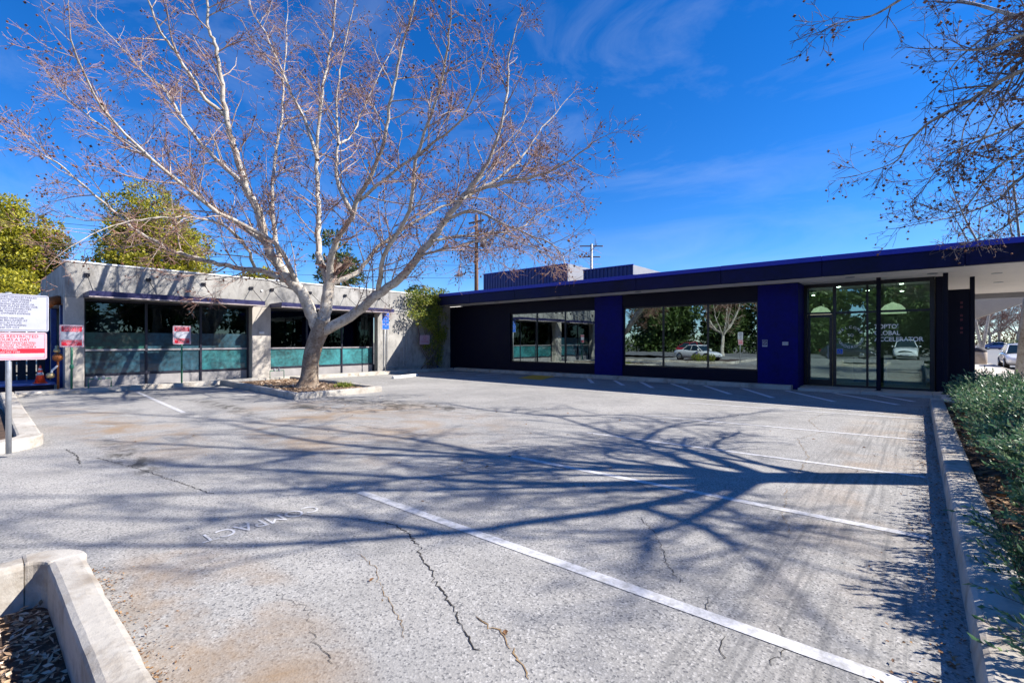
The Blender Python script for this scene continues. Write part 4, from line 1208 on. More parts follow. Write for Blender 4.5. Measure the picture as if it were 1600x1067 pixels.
for L in ([(*fork, .16), (4.6, 10.4, 6.4, .1), (6.0, 11.2, 8.6, .06), (7.0, 11.6, 11, .02)], [(*fork, .12), (4.2, 11.0, 6.4, .08), (5.0, 13.0, 8.2, .05), (5.4, 14.6, 10.5, .02)],
          [(*fork, .12), (4.0, 9.9, 7.2, .09), (4.4, 10.6, 10, .05), (4.6, 11.2, 12.5, .02)]):
    T.from_limb(smooth_path(L, 5), CFG2, 0.36, 0.25)
T.finish(t2, M['bark_limb'], M['twig_dark'], M['twig_dark'], 0.020)

def bare_tree(name, loc, h, seed, label, spread=0.45, cat='tree', group=None, bark='bark_limb', twig='twig', fork_h=0.25, tr_r=None, dens=1.0, lean=(0, 0), k=7):
    root = thing(name, loc, label, cat, group)
    x, y, z = loc
    T = Tree()
    r0 = tr_r or h * 0.022
    fh = h * fork_h
    top = (x + lean[0], y + lean[1], z + fh)
    tr = Tubes()
    tp = smooth_path([(x, y, z - .05, r0 * 1.35), (x + lean[0] * .25, y + lean[1] * .25, z + fh * .2, r0 * 1.05), (x + lean[0] * .6, y + lean[1] * .6, z + fh * .6, r0 * .95), (*top, r0 * .8)], 3)
    tr.add(tp[:, :3], tp[:, 3], 10)
    tr.build('trunk', M[bark], root)
    cfg = dict(CFG, len=(h * .16, h * .075, h * .035), kids=(3.2 * dens * 12 / h, 6 * dens * 12 / h), rmin=max(0.006, h * .0008), ball=0.12, seg=(h * .04, h * .03, h * .02))
    for i in range(k):
        a = 2 * math.pi * i / k + npr.uniform(-.3, .3)
        s_ = h * spread * npr.uniform(.5, 1.0)
        e = np.array([x + math.cos(a) * s_, y + math.sin(a) * s_, z + h * npr.uniform(.72, 1.0)])
        b = np.array(top)
        mid = b * .55 + e * .45 + np.array([math.cos(a) * s_ * .12, math.sin(a) * s_ * .12, -h * .03])
        T.from_limb(smooth_path([(*b, r0 * .5), (*mid, r0 * .28), (*e, r0 * .06)], 4), cfg, h * .04 / dens, 0.2, 6)
    T.finish(root, M[bark], M[twig], None, 0.03)
    return root

bare_tree('street_tree', (3.15, 28.4, 0.05), 10, 3, 'bare street tree on the pavement just beyond the canopy', tr_r=0.16, dens=.6, lean=(0.25, 0.2), fork_h=.34)
bare_tree('street_tree', (3.35, 47.3, 0.05), 12, 4, 'bare forked street tree beside the trash bin and white car', tr_r=0.22, dens=.5, lean=(.05, .0), fork_h=.07, spread=.13, k=2)
for i, (x, y, h_, lab) in enumerate(((12.2, 152, 12, 'wide bare brown tree beside the far parked cars'), (17, 156, 13, 'bare grey-brown tree behind the clipped far hedge'), (9.2, 158, 14, 'tall bare tree at the far end of the street'), (14.6, 162, 14, 'dense bare tree between the far street trees'), (20.5, 160, 12, 'broad bare tree beside the far clipped hedge'), (7.6, 150, 10, 'short bare tree behind the dark red car'))):
    bare_tree('bare_tree', (x, y, -.03), h_, 10 + i, lab, spread=.55, dens=1.3)

# foliage trees -----------------------------------------------------
def foliage(name, blobs, n, size, mat, parent, flat=0.5, inner=0.55):
    """leaf sprays on and inside many overlapping ellipsoid clumps (x,y,z,rx,ry,rz)"""
    B = np.array(blobs, float)
    vol = B[:, 3] * B[:, 4] + B[:, 4] * B[:, 5]
    idx = npr.choice(len(B), n, p=vol / vol.sum())
    d = npr.normal(size=(n, 3))
    d /= np.linalg.norm(d, axis=1)[:, None]
    rr = inner + (1 - inner) * npr.random(n) ** 0.6
    rr *= 1 + npr.normal(size=n) * 0.06
    C = B[idx, :3] + d * B[idx, 3:6] * rr[:, None]
    D = d + npr.normal(size=(n, 3)) * 0.7 + np.array([0, 0, flat * .3])
    V_, F_ = leaf_quads(C, D, npr.uniform(.6, 1.4, n) * size, npr.uniform(.6, 1.3, n) * size * 0.5)
    return tag(np_mesh(name, V_, F_, mat, parent), kind='stuff')

def clumps(c, rad, n, cr, zflat=0.6):
    """clump centres spread through a crown ellipsoid"""
    out = []
    while len(out) < n:
        d = npr.normal(size=3); d /= np.linalg.norm(d)
        u = npr.uniform(.35, 1.0)
        p = np.array(c) + d * np.array(rad) * u
        s_ = cr * npr.uniform(.6, 1.35)
        out.append((*p, s_, s_, s_ * zflat))
    return out

def leaf_tree(name, loc, h, rad, label, mat, n=14000, size=.3, nclump=46, cr=1.3, crown_z=0.62, rz=None, group=None, bark='bark_dark'):
    root = thing(name, loc, label, 'tree', group)
    x, y, z = loc
    rz = rz or h * (1 - crown_z)
    c = (x, y, z + h * crown_z)
    bl = clumps(c, (rad, rad, rz), nclump, cr)
    tr = Tubes()
    tp = smooth_path([(x, y, z - .05, h * .03), (x + .1, y, z + h * .3, h * .022), (x, y + .1, z + h * .6, h * .014), (x, y, z + h * .85, h * .006)], 3)
    tr.add(tp[:, :3], tp[:, 3], 8)
    for b in bl[::2]:
        s0 = np.array([x, y, z + h * npr.uniform(.3, .6)])
        e = np.array(b[:3])
        m_ = (s0 + e) / 2 + np.array([0, 0, .3])
        q = smooth_path([(*s0, h * .010), (*m_, h * .006), (*e, h * .002)], 3)
        tr.add(q[:, :3], q[:, 3], 5)
    tr.build('trunk', M[bark], root)
    foliage('crown', bl, n, size, mat, root)
    return root

GE = 'trees behind the grey building'
leaf_tree('evergreen_tree', (-51.5, 11.1, -.05), 15.2, 4.5, 'wide rounded olive evergreen behind the grey building roof, larger of two', M['leaf_ever'], 44000, .25, 80, 1.35, .64, 5.2)
leaf_tree('evergreen_tree', (-57.0, 3.0, -.05), 14.0, 3.3, 'narrower olive evergreen standing beside the wide rounded evergreen', M['leaf_ever'], 32000, .27, 70, 1.2, .62, 5.0)
leaf_tree('evergreen_tree', (-47.5, -0.5, -.05), 8.8, 4.2, 'low bushy yellow-green tree behind the dark fence', M['leaf_ever'], 26000, .25, 60, 1.05, .55, 3.6)
leaf_tree('conifer_tree', (-46.7, 25.8, -.05), 13.6, 2.2, 'thin sparse dark conifer behind the planter sycamore', M['leaf_dark'], 3600, .38, 26, .9, .66, 4.4)
leaf_tree('conifer_tree', (-58.0, 45.0, -.05), 11.5, 1.6, 'small distant dark conifer above the wall vine', M['leaf_dark'], 2600, .36, 22, .8, .62, 4.0)
leaf_tree('evergreen_tree', (-51.0, 19.6, -.05), 9.2, 2.6, 'low yellow-green treetop between the wide evergreen and the conifer', M['leaf_ever'], 6000, .36, 26, 1.0, .66, 2.6)
# trees across the road behind the viewpoint, seen in the mirror windows
for (x, y, h_, r_, lab) in ((-31, -36, 11, 4.5, 'dense dark tree across the road opposite the mirror windows'), (-21.5, -38, 12, 5, 'tall dark tree across the road opposite the white coupe'),
                            (-11, -37, 10.5, 4.6, 'dark round tree across the road behind the charcoal car'), (-1.5, -38, 12, 5, 'broad green tree across the road facing the glass entrance'),
                            (8, -30, 11, 4.5, 'green street-corner tree across the road from the hedge')):
    leaf_tree('roadside_tree', (x, y, -.05), h_, r_, lab, M['leaf_far'], 15000, .62, 60, 1.8, .48, 5.2, 'trees across the road')
for (x, y, h_, r_, lab) in ((23, 6, 9, 4.4, 'added dense tree across the street facing the tow warning sign'), (24, 15, 10, 4.8, 'added tall dense tree across the street facing the storefront'), (23, 25, 9, 4.6, 'added dense tree across the street facing the planter sycamore'),
                            (24, 35, 10, 4.8, 'added broad dense tree across the street past the canopy'), (25, 46, 9.5, 4.8, 'added farthest dense tree across the street')):
    leaf_tree('added_street_tree', (x, y, -.05), h_, r_, lab, M['leaf_far'], 6000, .6, 40, 1.7, .50, 4.6, 'added trees across the street')  # unseen trees added to darken what the storefront glass reflects
rh = thing('roadside_hedge', (-15, -34.6, -.03), 'long dark hedge across the road behind the parked cars', 'hedge')
foliage('leaves', [(-48 + i * 1.25, -34.8 + (i % 2) * .5, 1.1, 1.1, .9, 1.3) for i in range(56)], 12000, .42, M['leaf_far'], rh)
sh = thing('roadside_hedge', (21, 20, -.03), 'long dark hedge across the street under the dense trees', 'hedge')
foliage('leaves', [(20 + (i % 2) * .5, -8 + i * 1.25, 1.1, .9, 1.1, 1.3) for i in range(50)], 10000, .42, M['leaf_far'], sh)
bare_tree('bare_tree', (-16.5, -19.5, -.05), 9, 21, 'bare tree on the verge opposite the mirror windows', dens=.6)

# ================================================================== HEDGE, VINE AND SMALL PLANTS
def hedge_height(x, y):
    e = np.minimum(1, np.minimum((x - .55) / .55, (15.9 - y) / 1.0))
    return (.40 + .40 * np.sqrt(np.clip(e, 0, 1))) * (1 + .20 * np.sin(y * 2.6 + x * 1.7) * np.sin(y * 1.1 - x * 2.3)) + .03 + .38 * np.exp(-((y - 4.7) / .55) ** 2) * (x > .75)

def sprigs(n, xr, yr, hfun, length, nl, ll, lw, lean=(-.35, -.1), inner=.55):
    x = npr.uniform(*xr, n); y = npr.uniform(*yr, n)
    h_ = hfun(x, y)
    z = h_ * (inner + (1 - inner) * npr.random(n) ** .5) - length * .6
    base = np.stack([x, y, np.maximum(z, .06)], -1)
    d = npr.normal(size=(n, 3)) * .5 + np.array([lean[0], lean[1], 0.75])
    edge = np.clip(1 - (x - xr[0]) / .5, 0, 1)
    d[:, 0] -= edge * .9
    d /= np.linalg.norm(d, axis=1)[:, None]
    Lg = length * npr.uniform(.6, 1.4, n)
    stems = Tubes()
    for i in range(n):
        stems.add([base[i] - d[i] * .12, base[i], base[i] + d[i] * Lg[i]], [.004, .003, .0015], 3)
    t = (np.arange(nl) + .6) / nl
    C = base[:, None, :] + d[:, None, :] * (Lg[:, None] * t[None])[..., None]
    r = npr.normal(size=(n, nl, 3))
    s_ = np.cross(np.repeat(d[:, None, :], nl, 1), r)
    s_ /= np.linalg.norm(s_, axis=2)[..., None]
    D = s_ * 1.0 + d[:, None, :] * (.55 + .9 * t[None, :, None])
    m = n * nl
    Vv, Ff = leaf_quads(C.reshape(-1, 3), D.reshape(-1, 3), ll * npr.uniform(.65, 1.25, m), lw * npr.uniform(.75, 1.25, m), np.repeat(d, nl, 0))
    return stems, Vv, Ff

hd = thing('hedge', (1.7, 9, 0.09), 'low grey-green leafy hedge growing along the long kerb facing the grey building', 'hedge')
st, Vv, Ff = sprigs(9000, (.66, 2.95), (1.4, 15.8), hedge_height, .22, 15, .050, .025, (-.15, -.05))
st.build('stems', M['twig_dark'], hd)
tag(np_mesh('leaves', Vv, Ff, M['leaf_hedge'], hd), kind='stuff')
st, Vv, Ff = sprigs(160, (.50, .70), (2.0, 5.4), lambda x, y: .30 + .12 * np.sin(y * 7), .24, 14, .052, .019, (-.7, -.15))
o_ = st.build('overhanging_stems', M['twig_dark'], hd)
tag(np_mesh('overhanging_leaves', Vv, Ff, M['leaf_hedge'], hd), kind='stuff')

n = 170
C = np.stack([npr.uniform(.8, 2.2, n), npr.uniform(2.5, 15, n), np.zeros(n)], -1)
C[:, 2] = hedge_height(C[:, 0], C[:, 1]) * npr.uniform(.75, 1.0, n)
Vv, Ff = leaf_quads(C, npr.normal(size=(n, 3)), npr.uniform(.05, .12, n), npr.uniform(.03, .07, n))
tag(np_mesh('dead_leaves', Vv, Ff, M['leaf_dead'], hd), kind='stuff')
vn = thing('wall_vine', (-20.1, 16.3, 0.13), 'yellow-green climbing shrub on the grey wall next to the navy building', 'plant')
bl = []
for i in range(46):
    y = npr.uniform(15.0, 17.4); z = npr.uniform(2.3, 4.3)
    if z < 2.9 and y < 15.4: continue
    bl.append((-20.05 + npr.uniform(0, .35), y, z, .28, .30, .26))
for i in range(26):
    y = npr.uniform(16.2, 17.6); z = npr.uniform(.3, 2.4)
    bl.append((-20.12 + npr.uniform(0, .2), y, z, .16, .22, .26))
foliage('leaves', bl, 6800, .11, M['leaf_vine'], vn, inner=.2)
stv = Tubes()
for i in range(12):
    y = 16.0 + i * .12
    q = smooth_path([(-20.1, 16.4 + npr.uniform(-.1, .5), .12, .03), (-20.15, y, 1.2, .02), (-20.1, y - npr.uniform(-.3, .7), 2.4, .015), (-19.95, y - npr.uniform(-.4, .9), 3.6, .006)], 4)
    stv.add(q[:, :3], q[:, 3], 5)
q = smooth_path([(-20.05, 15.9, .14, .03), (-19.9, 16.5, .8, .028), (-20.1, 17.3, 1.4, .02)], 4)
stv.add(q[:, :3], q[:, 3], 6)
stv.build('stems', M['twig_dark'], vn)

pl = thing('flowering_shrub', (-12.4, -.3, 0.03), 'small green shrub with purple flowers in the signpost planter', 'shrub')
bl = [(-12.4 + npr.uniform(-1.1, .6), -.35 + npr.uniform(-.5, .45), .2 + npr.uniform(0, .3), .22, .22, .2) for _ in range(16)]
foliage('leaves', bl, 2200, .10, M['leaf_vine'], pl, inner=.3)
foliage('flowers', bl, 130, .07, M['flower'], pl, inner=.9)
pl = thing('grass_tuft', (-14.3, 8.0, 0.09), 'small green tuft beside the sycamore trunk', 'plant')
n = 260
C = np.stack([-14.45 + npr.normal(size=n) * .13, 8.25 + npr.normal(size=n) * .13, np.full(n, .09)], -1)
Vv, Ff = leaf_quads(C, npr.normal(size=(n, 3)) * .45 + np.array([0, 0, 1]), npr.uniform(.1, .24, n), .018)
tag(np_mesh('blades', Vv, Ff, M['leaf_vine'], pl), kind='stuff')

# loose litter ------------------------------------------------------
def litter(name, label, cat, C, L, W, mat):
    n = len(C)
    a = npr.uniform(0, 2 * np.pi, n)
    D = np.stack([np.cos(a), np.sin(a), npr.normal(size=n) * .25], -1)
    N = npr.normal(size=(n, 3)) * .35 + np.array([0, 0, 1])
    Vv, Ff = leaf_quads(C, D, L * npr.uniform(.5, 1.5, n), W * npr.uniform(.6, 1.4, n), N)
    return tag(np_mesh(name, Vv, Ff, mat), label, cat, kind='stuff')
n = 9000
litter('wood_chips', 'pale wood chips and dry leaves filling a bare kerbed planter without plants', 'wood chips', np.stack([npr.uniform(-4.35, -1.8, n), npr.uniform(-2.2, .34, n), -.13 + npr.uniform(0, .03, n)], -1), .048, .02, M['chips'])
n = 1500
litter('leaf_litter', 'brown leaf litter on the soil under the hedge', 'leaf litter', np.stack([npr.uniform(.48, 1.1, n), npr.uniform(1, 15.8, n), .095 + npr.uniform(0, .03, n)], -1), .10, .06, M['leaf_dead'])
n = 1300
xx = .19 - npr.exponential(.10, n)
litter('leaf_litter', 'scattered dry leaf crumbs on the asphalt along the hedge kerb', 'leaf litter', np.stack([xx, npr.uniform(2.2, 15.5, n), .006 + npr.uniform(0, .01, n)], -1), .024, .014, M['leaf_dead'])
n = 1500
litter('leaf_litter', 'dry tan leaf litter around the sycamore trunk', 'leaf litter', np.stack([npr.uniform(-19.2, -13.3, n), npr.uniform(6.3, 8.6, n), .095 + npr.uniform(0, .02, n)], -1), .09, .05, M['chips'])
n = 420
litter('leaf_litter', 'tan crumbs of dry debris on the asphalt beside the wood-chip planter', 'leaf litter', np.stack([npr.uniform(-4.4, -1.6, n), .57 + npr.exponential(.05, n), .005 + npr.uniform(0, .006, n)], -1), .018, .010, M['leaf_dead'])
n = 90
litter('leaf_litter', 'few dry leaves strewn over the open asphalt', 'leaf litter', np.stack([npr.uniform(-12, -.3, n), npr.uniform(1.5, 11, n), np.full(n, .006)], -1), .05, .03, M['leaf_dead'])

# ================================================================== SIGNS
def plate(name, c, w, h, face, mat, parent, rad=0.03, t=0.004):
    """rounded sheet-metal plate centred at c; face = angle (deg) its front looks towards in the ground plane"""
    n = Vector((math.cos(R(face)), math.sin(R(face)), 0))
    rt = Vector((-n.y, n.x, 0))
    pts = []
    for sx, sy, a0 in ((1, 1, 0), (-1, 1, 90), (-1, -1, 180), (1, -1, 270)):
        for k in range(4):
            a = R(a0 + 30 * k)
            pts.append((sx * (w / 2 - rad) + rad * math.cos(a), sy * (h / 2 - rad) + rad * math.sin(a)))
    c = Vector(c)
    f = [c + rt * x + Vector((0, 0, y)) for x, y in pts]
    b = [p - n * t for p in f]
    k = len(pts)
    m = MB().add(f + b, [tuple(range(k)), tuple(range(k, 2 * k))[::-1]] + [(i, k + i, k + (i + 1) % k, (i + 1) % k) for i in range(k)])
    return m.build(name, mat, parent), rt, n

def rim(parent, c, w, h, rt, n, mat, lw=0.008):
    c = Vector(c) + n * 0.0015
    up = Vector((0, 0, 1))
    m = MB()
    for (x0, x1, y0, y1) in ((-w / 2, w / 2, h / 2 - lw, h / 2), (-w / 2, w / 2, -h / 2, -h / 2 + lw), (-w / 2, -w / 2 + lw, -h / 2 + lw, h / 2 - lw), (w / 2 - lw, w / 2, -h / 2 + lw, h / 2 - lw)):
        m.quad(c + rt * x0 + up * y0, c + rt * x1 + up * y0, c + rt * x1 + up * y1, c + rt * x0 + up * y1)
    return m.build('printed_border', mat, parent)

def band(parent, c, w, h, rt, n, mat, off=0.0015):
    c = Vector(c) + n * off
    up = Vector((0, 0, 1))
    return MB().quad(c - rt * w / 2 - up * h / 2, c + rt * w / 2 - up * h / 2, c + rt * w / 2 + up * h / 2, c - rt * w / 2 + up * h / 2).build('colour_band', mat, parent)

# tall double sign at the left edge
SP = Vector((-9.55, 0.42, 0))
sg = thing('tow_warning_sign', (SP.x, SP.y, .1), 'grey pole with white accessible-parking towing notice above a pinkish tow-away sign', 'sign')
MB().tube([(SP.x, SP.y, .05), (SP.x, SP.y, 2.28)], .032, 14).build('pole', M['steel'], sg, True)
fa = 10.0
nn = Vector((math.cos(R(fa)), math.sin(R(fa)), 0))
c1 = SP + nn * .042 + Vector((0, 0, 2.00))
p1, rt, n_ = plate('upper_plate', c1, .80, .52, fa, M['sign_white'], sg)
rim(p1, c1, .77, .49, rt, n_, M['ink'], .006)
lines = ['UNAUTHORIZED VEHICLES PARKED', 'IN DESIGNATED ACCESSIBLE', 'SPACES NOT DISPLAYING', 'DISTINGUISHING PLACARDS OR', 'SPECIAL LICENSE PLATES ISSUED FOR', 'PERSONS WITH DISABILITIES', 'WILL BE TOWED AWAY', "AT THE OWNER'S EXPENSE", '', 'TOWED VEHICLES', 'MAY BE RECLAIMED AT', 'PALO ALTO P.D.', 'OR BY TELEPHONING', '650 329 2413']
for i, s in enumerate(lines):
    if s:
        text('lettering', s, .034, M['ink'], p1, c1 + n_ * .002 + Vector((0, 0, .215 - i * .0325)), rt, (0, 0, 1), depth=.0003)
c2 = SP + nn * .042 + Vector((0, 0, 1.535))
p2, rt, n_ = plate('lower_plate', c2, .76, .385, fa, M['sign_pink'], sg)
rim(p2, c2, .72, .35, rt, n_, M['sign_red_faded'], .005)
for i, (s, z_, sz) in enumerate((('PARKING RESTRICTED', .135, .058), ('24 HOURS A DAY', .088, .052), ('UNAUTHORIZED VEHICLES WILL', .047, .036), ('BE TOWED AWAY AT VEHICLE', .016, .036), ("OWNER'S EXPENSE  CVC 22658 A", -.015, .036))):
    text('lettering', s, sz, M['sign_red'], p2, c2 + n_ * .002 + Vector((0, 0, z_)), rt, (0, 0, 1), depth=.0003)
band(p2, c2 + Vector((0, 0, -.068)), .71, .066, rt, n_, M['sign_red'])
text('lettering', 'TOWING', .036, M['sign_white'], p2, c2 + n_ * .003 + Vector((0, 0, -.052)), rt, (0, 0, 1), depth=.0003)
text('lettering', '650-365-7188', .036, M['sign_white'], p2, c2 + n_ * .003 + Vector((0, 0, -.084)), rt, (0, 0, 1), depth=.0003)
band(p2, c2 + Vector((0, 0, -.125)), .71, .035, rt, n_, M['sign_white'])

def reserved_sign(x, y, zc, w, h, label, post_top):
    g = thing('reserved_parking_sign', (x, y, .13), label, 'sign')
    MB().tube([(x, y, .12), (x, y, post_top)], .028, 10).build('post', M['green_post'], g, True)
    c = Vector((x + .034, y, zc))
    p, rt, n_ = plate('plate', c, w, h, 0, M['sign_white'], g)
    rim(p, c, w - .02, h - .02, rt, n_, M['sign_red_faded'], .008)
    band(p, c + Vector((0, 0, h * .32)), w - .09, h * .24, rt, n_, M['sign_red'])
    band(p, c + Vector((0, 0, -h * .31)), w - .09, h * .26, rt, n_, M['sign_red'])
    for s, z_, sz, mt in (('RESERVED', .375, .085, 'sign_white'), ('PARKING', .265, .085, 'sign_white'), ('UNAUTHORIZED', -.24, .062, 'sign_white'), ('VEHICLES', -.315, .062, 'sign_white'), ('TOWED', -.39, .062, 'sign_white')):
        text('lettering', s, sz, M[mt], p, c + n_ * .003 + Vector((0, 0, h * z_)), rt, (0, 0, 1), depth=.0003)
    return g
s1 = reserved_sign(-19.78, 2.2, 1.765, .56, .68, 'red and white reserved parking sign on green post before the corner pillar', 1.95)
MB().lathe((-19.78, 2.2, .75), [(.03, 0), (.05, .03), (.05, .10), (.03, .14)], 12).build('post_collar', M['green_post'], s1)
reserved_sign(-19.78, 5.07, 1.825, .54, .66, 'red and white reserved parking sign on green post before the storefront window', 2.0)

vs_ = thing('accessible_parking_sign', (-19.78, 13.5, .13), 'blue accessible parking sign on thin grey post by the blank wall', 'sign')
MB().tube([(-19.78, 13.5, .12), (-19.78, 13.5, 3.05)], .022, 8).build('post', M['steel'], vs_, True)
c = Vector((-19.752, 13.5, 2.74))
p, rt, n_ = plate('upper_plate', c, .40, .60, 0, M['sign_white'], vs_)
band(p, c, .37, .57, rt, n_, M['sign_blue'])
wheelchair(p, c + n_ * .003 + Vector((0, 0, .10)), .30, rt, n_, M['sign_white'])
text('lettering', 'PARKING', .06, M['sign_white'], p, c + n_ * .004 + Vector((0, 0, -.13)), rt, (0, 0, 1), depth=.0003)
text('lettering', 'ONLY', .06, M['sign_white'], p, c + n_ * .004 + Vector((0, 0, -.20)), rt, (0, 0, 1), depth=.0003)
c = Vector((-19.752, 13.5, 2.31))
p, rt, n_ = plate('lower_plate', c, .40, .24, 0, M['sign_white'], vs_)
band(p, c, .37, .21, rt, n_, M['sign_blue'])
text('lettering', 'VAN', .065, M['sign_white'], p, c + n_ * .004 + Vector((0, 0, .03)), rt, (0, 0, 1), depth=.0003)

wsn = thing('wall_notice', (-20.2, 15.85, 1.69), 'small pink notice board on the grey wall below the climbing shrub', 'sign')
c = Vector((-19.80, 15.95, 1.69))
p, rt, n_ = plate('plate', c, .66, .50, 0, M['sign_pink'], wsn, .02)
box('bracket', -20.3, -19.806, 15.93, 15.97, 1.67, 1.71, M['grey_metal'], wsn)
text('lettering', 'NO PARKING', .085, M['sign_red'], p, c + n_ * .003 + Vector((0, 0, -.10)), rt, (0, 0, 1), depth=.0003)
MB().tube([c + n_ * .003 + rt * (.09 * math.cos(R(a))) + Vector((0, 0, .09 + .09 * math.sin(R(a)))) for a in range(0, 361, 30)], .008, 5).build('ring_symbol', M['sign_red'], p)

ns = thing('no_smoking_sign', (-4.05, 18.16, 1.5), 'small white no-smoking plate on the navy pier beside the mirror window', 'sign')
p = box('plate', -4.13, -3.97, 18.152, 18.159, 1.42, 1.66, M['sign_white'], ns, .003)
box('printed_ground', -4.12, -3.98, 18.1505, 18.1515, 1.47, 1.65, M['ink'], p)
MB().tube([(-4.05 + .05 * math.cos(R(a)), 18.149, 1.56 + .05 * math.sin(R(a))) for a in range(0, 361, 30)], .007, 5).build('ring_symbol', M['sign_white'], p)
MB().tube([(-4.085, 18.149, 1.595), (-4.015, 18.149, 1.525)], .006, 5).build('ring_bar', M['sign_white'], p)
cbx = thing('call_box', (-3.42, 18.16, 1.5), 'small white button box on the navy pier beside the entrance', 'box')
box('housing', -3.51, -3.33, 18.11, 18.159, 1.47, 1.59, M['sign_white'], cbx, .008)
box('button', -3.45, -3.39, 18.104, 18.109, 1.50, 1.56, M['grey_metal'], cbx, .004)

# ================================================================== SMALL THINGS BY THE GREY BUILDING
ws = thing('wheel_stop', (-17.4, 12.9, 0), 'white concrete wheel stop on the asphalt near the blue sign', 'wheel stop')
MB().add([(-17.28, 12.1, .0), (-17.08, 12.1, .0), (-17.11, 12.1, .11), (-17.25, 12.1, .11), (-17.75, 13.75, .0), (-17.55, 13.75, .0), (-17.58, 13.75, .11), (-17.72, 13.75, .11)],
         [(0, 1, 2, 3), (7, 6, 5, 4), (1, 5, 6, 2), (2, 6, 7, 3), (3, 7, 4, 0), (4, 5, 1, 0)]).build('block', M['cap'], ws, bevel=.015)
plf = thing('steel_platform', (-21, 1.0, .1), 'low dark blue steel platform in the side alley', 'platform')
box('deck', -22.6, -20.15, -.6, 1.9, .27, .32, M['blue_steel'], plf, .01)
box('skirt', -22.5, -20.2, -.55, 1.85, .101, .269, M['navy_dark'], plf, .01)
cn = thing('traffic_cone', (-20.4, 1.56, .32), 'orange traffic cone with two white bands on the blue platform', 'cone')
cc = (-20.4, 1.56, .32)
box('base', cc[0] - .16, cc[0] + .16, cc[1] - .16, cc[1] + .16, .321, .35, M['orange'], cn, .01)
MB().lathe((cc[0], cc[1], .35), [(.125, 0), (.024, .50), (.018, .52)], 20).build('cone_body', M['orange'], cn, True)
for z0, z1 in ((.22, .31), (.37, .43)):
    r = lambda z: .125 - .101 * z / .5 + .003
    MB().lathe((cc[0], cc[1], .35), [(r(z0), z0), (r(z1), z1)], 20).build('reflective_band', M['sign_white'], cn, True)
bf = thing('backflow_valve', (-20.15, 1.92, .1), 'rusty orange and brass water backflow valve at the corner pillar', 'valve')
MB().tube([(-20.1, 1.93, .1), (-20.1, 1.93, .95), (-20.1, 1.95, 1.05)], .03, 10).build('riser_pipe', M['rust'], bf, True)
MB().tube([(-20.1, 1.76, .55), (-20.1, 1.80, .72), (-20.1, 1.93, .86)], .03, 10).build('elbow_pipe', M['cap'], bf, True)
MB().lathe((-20.1, 1.92, 1.00), [(.06, 0), (.12, .05), (.13, .14), (.08, .22), (.03, .24)], 16).build('relief_body', M['rust'], bf, True)
MB().lathe((-20.1, 1.90, 1.26), [(.05, 0), (.085, .03), (.07, .10), (.035, .13), (.045, .20), (.02, .22)], 14).build('bonnet', M['brass'], bf, True)
MB().lathe((-20.1, 1.76, .48), [(.04, 0), (.10, .03), (.10, .13), (.05, .16)], 14).build('check_valve', M['brass'], bf, True)
dk = thing('orange_duct', (-21.6, 2.0, 2.7), 'rusty orange lantern-like hood under the side wall eave', 'hood')
MB().tube([(-21.3, 2.06, 2.95), (-21.15, 1.86, 2.88), (-21.0, 1.80, 2.74)], [.16, .15, .10], 12).build('hood', M['rust'], dk, True)
def pipe_loop(y, label):
    g = thing('irrigation_pipe', (-19.75, y, .13), label, 'pipe')
    MB().tube([(-19.72, y, .10), (-19.72, y, .42), (-19.72, y + .55, .42), (-19.72, y + .55, .10)], .018, 8).build('pipe', M['green_post'], g, True)
    MB().lathe((-19.72, y + .18, .39), [(.03, 0), (.05, .02), (.05, .08), (.02, .12)], 10).build('valve', M['grey_metal'], g)
    MB().lathe((-19.72, y + .36, .39), [(.03, 0), (.05, .02), (.05, .08), (.02, .12)], 10).build('valve', M['grey_metal'], g)
pipe_loop(2.58, 'low green pipe loop with two valves under the first storefront window')
pipe_loop(8.05, 'low green pipe loop with two valves behind the sycamore planter')
fn = thing('board_fence', (-24.6, -1.5, 0), 'dark board fence closing the side alley', 'fence')
for i in range(33):
    y = -6.2 + i * .25
    box('fence_board', -24.62 + rng.uniform(-.01, .01), -24.6, y, y + .215, .02, 2.0 + rng.uniform(-.02, .02), M['fence'], fn)
for z in (.4, 1.6):
    box('fence_rail', -24.68, -24.625, -6.2, 2.05, z, z + .09, M['fence'], fn)

# ================================================================== UTILITY POLES AND WIRES
up1 = thing('utility_pole', (-31.9, 31.9, 0), 'brown wooden utility pole with grey transformer and street lamp arm', 'utility pole')
MB().tube([(-31.9, 31.9, -.05), (-31.9, 31.9, 7), (-31.9, 31.9, 13.6)], [.24, .20, .15], 12).build('pole', M['wood_pole'], up1, True)
MB().lathe((-31.35, 32.3, 10.6), [(.24, 0), (.28, .05), (.28, .85), (.2, .95)], 16).build('transformer', M['grey_metal'], up1, True)
MB().tube([(-31.9, 31.9, 11), (-31.35, 32.3, 11)], .04, 6).build('transformer_bracket', M['grey_metal'], up1)
MB().tube([(-31.9, 31.9, 8.1), (-32.5, 31.4, 8.2), (-33.0, 31.0, 8.0)], .04, 6).build('lamp_arm', M['grey_metal'], up1)
lh = MB()
lh.tube([(-32.85, 31.1, 7.95), (-33.1, 30.9, 7.9), (-33.5, 30.55, 7.85)], [.08, .17, .06], 10)
lh.build('lamp_head', M['grey_metal'], up1, True)
MB().box(-32.9, -30.9, 31.84, 31.96, 12.9, 13.05).build('crossarm', M['wood_pole'], up1)
up2 = thing('utility_pole', (-36.7, 60.7, 0), 'distant grey utility pole with two crossarms behind the roof screens', 'utility pole')
MB().tube([(-36.7, 60.7, -.05), (-36.7, 60.7, 16)], [.26, .17], 10).build('pole', M['grey_metal'], up2, True)
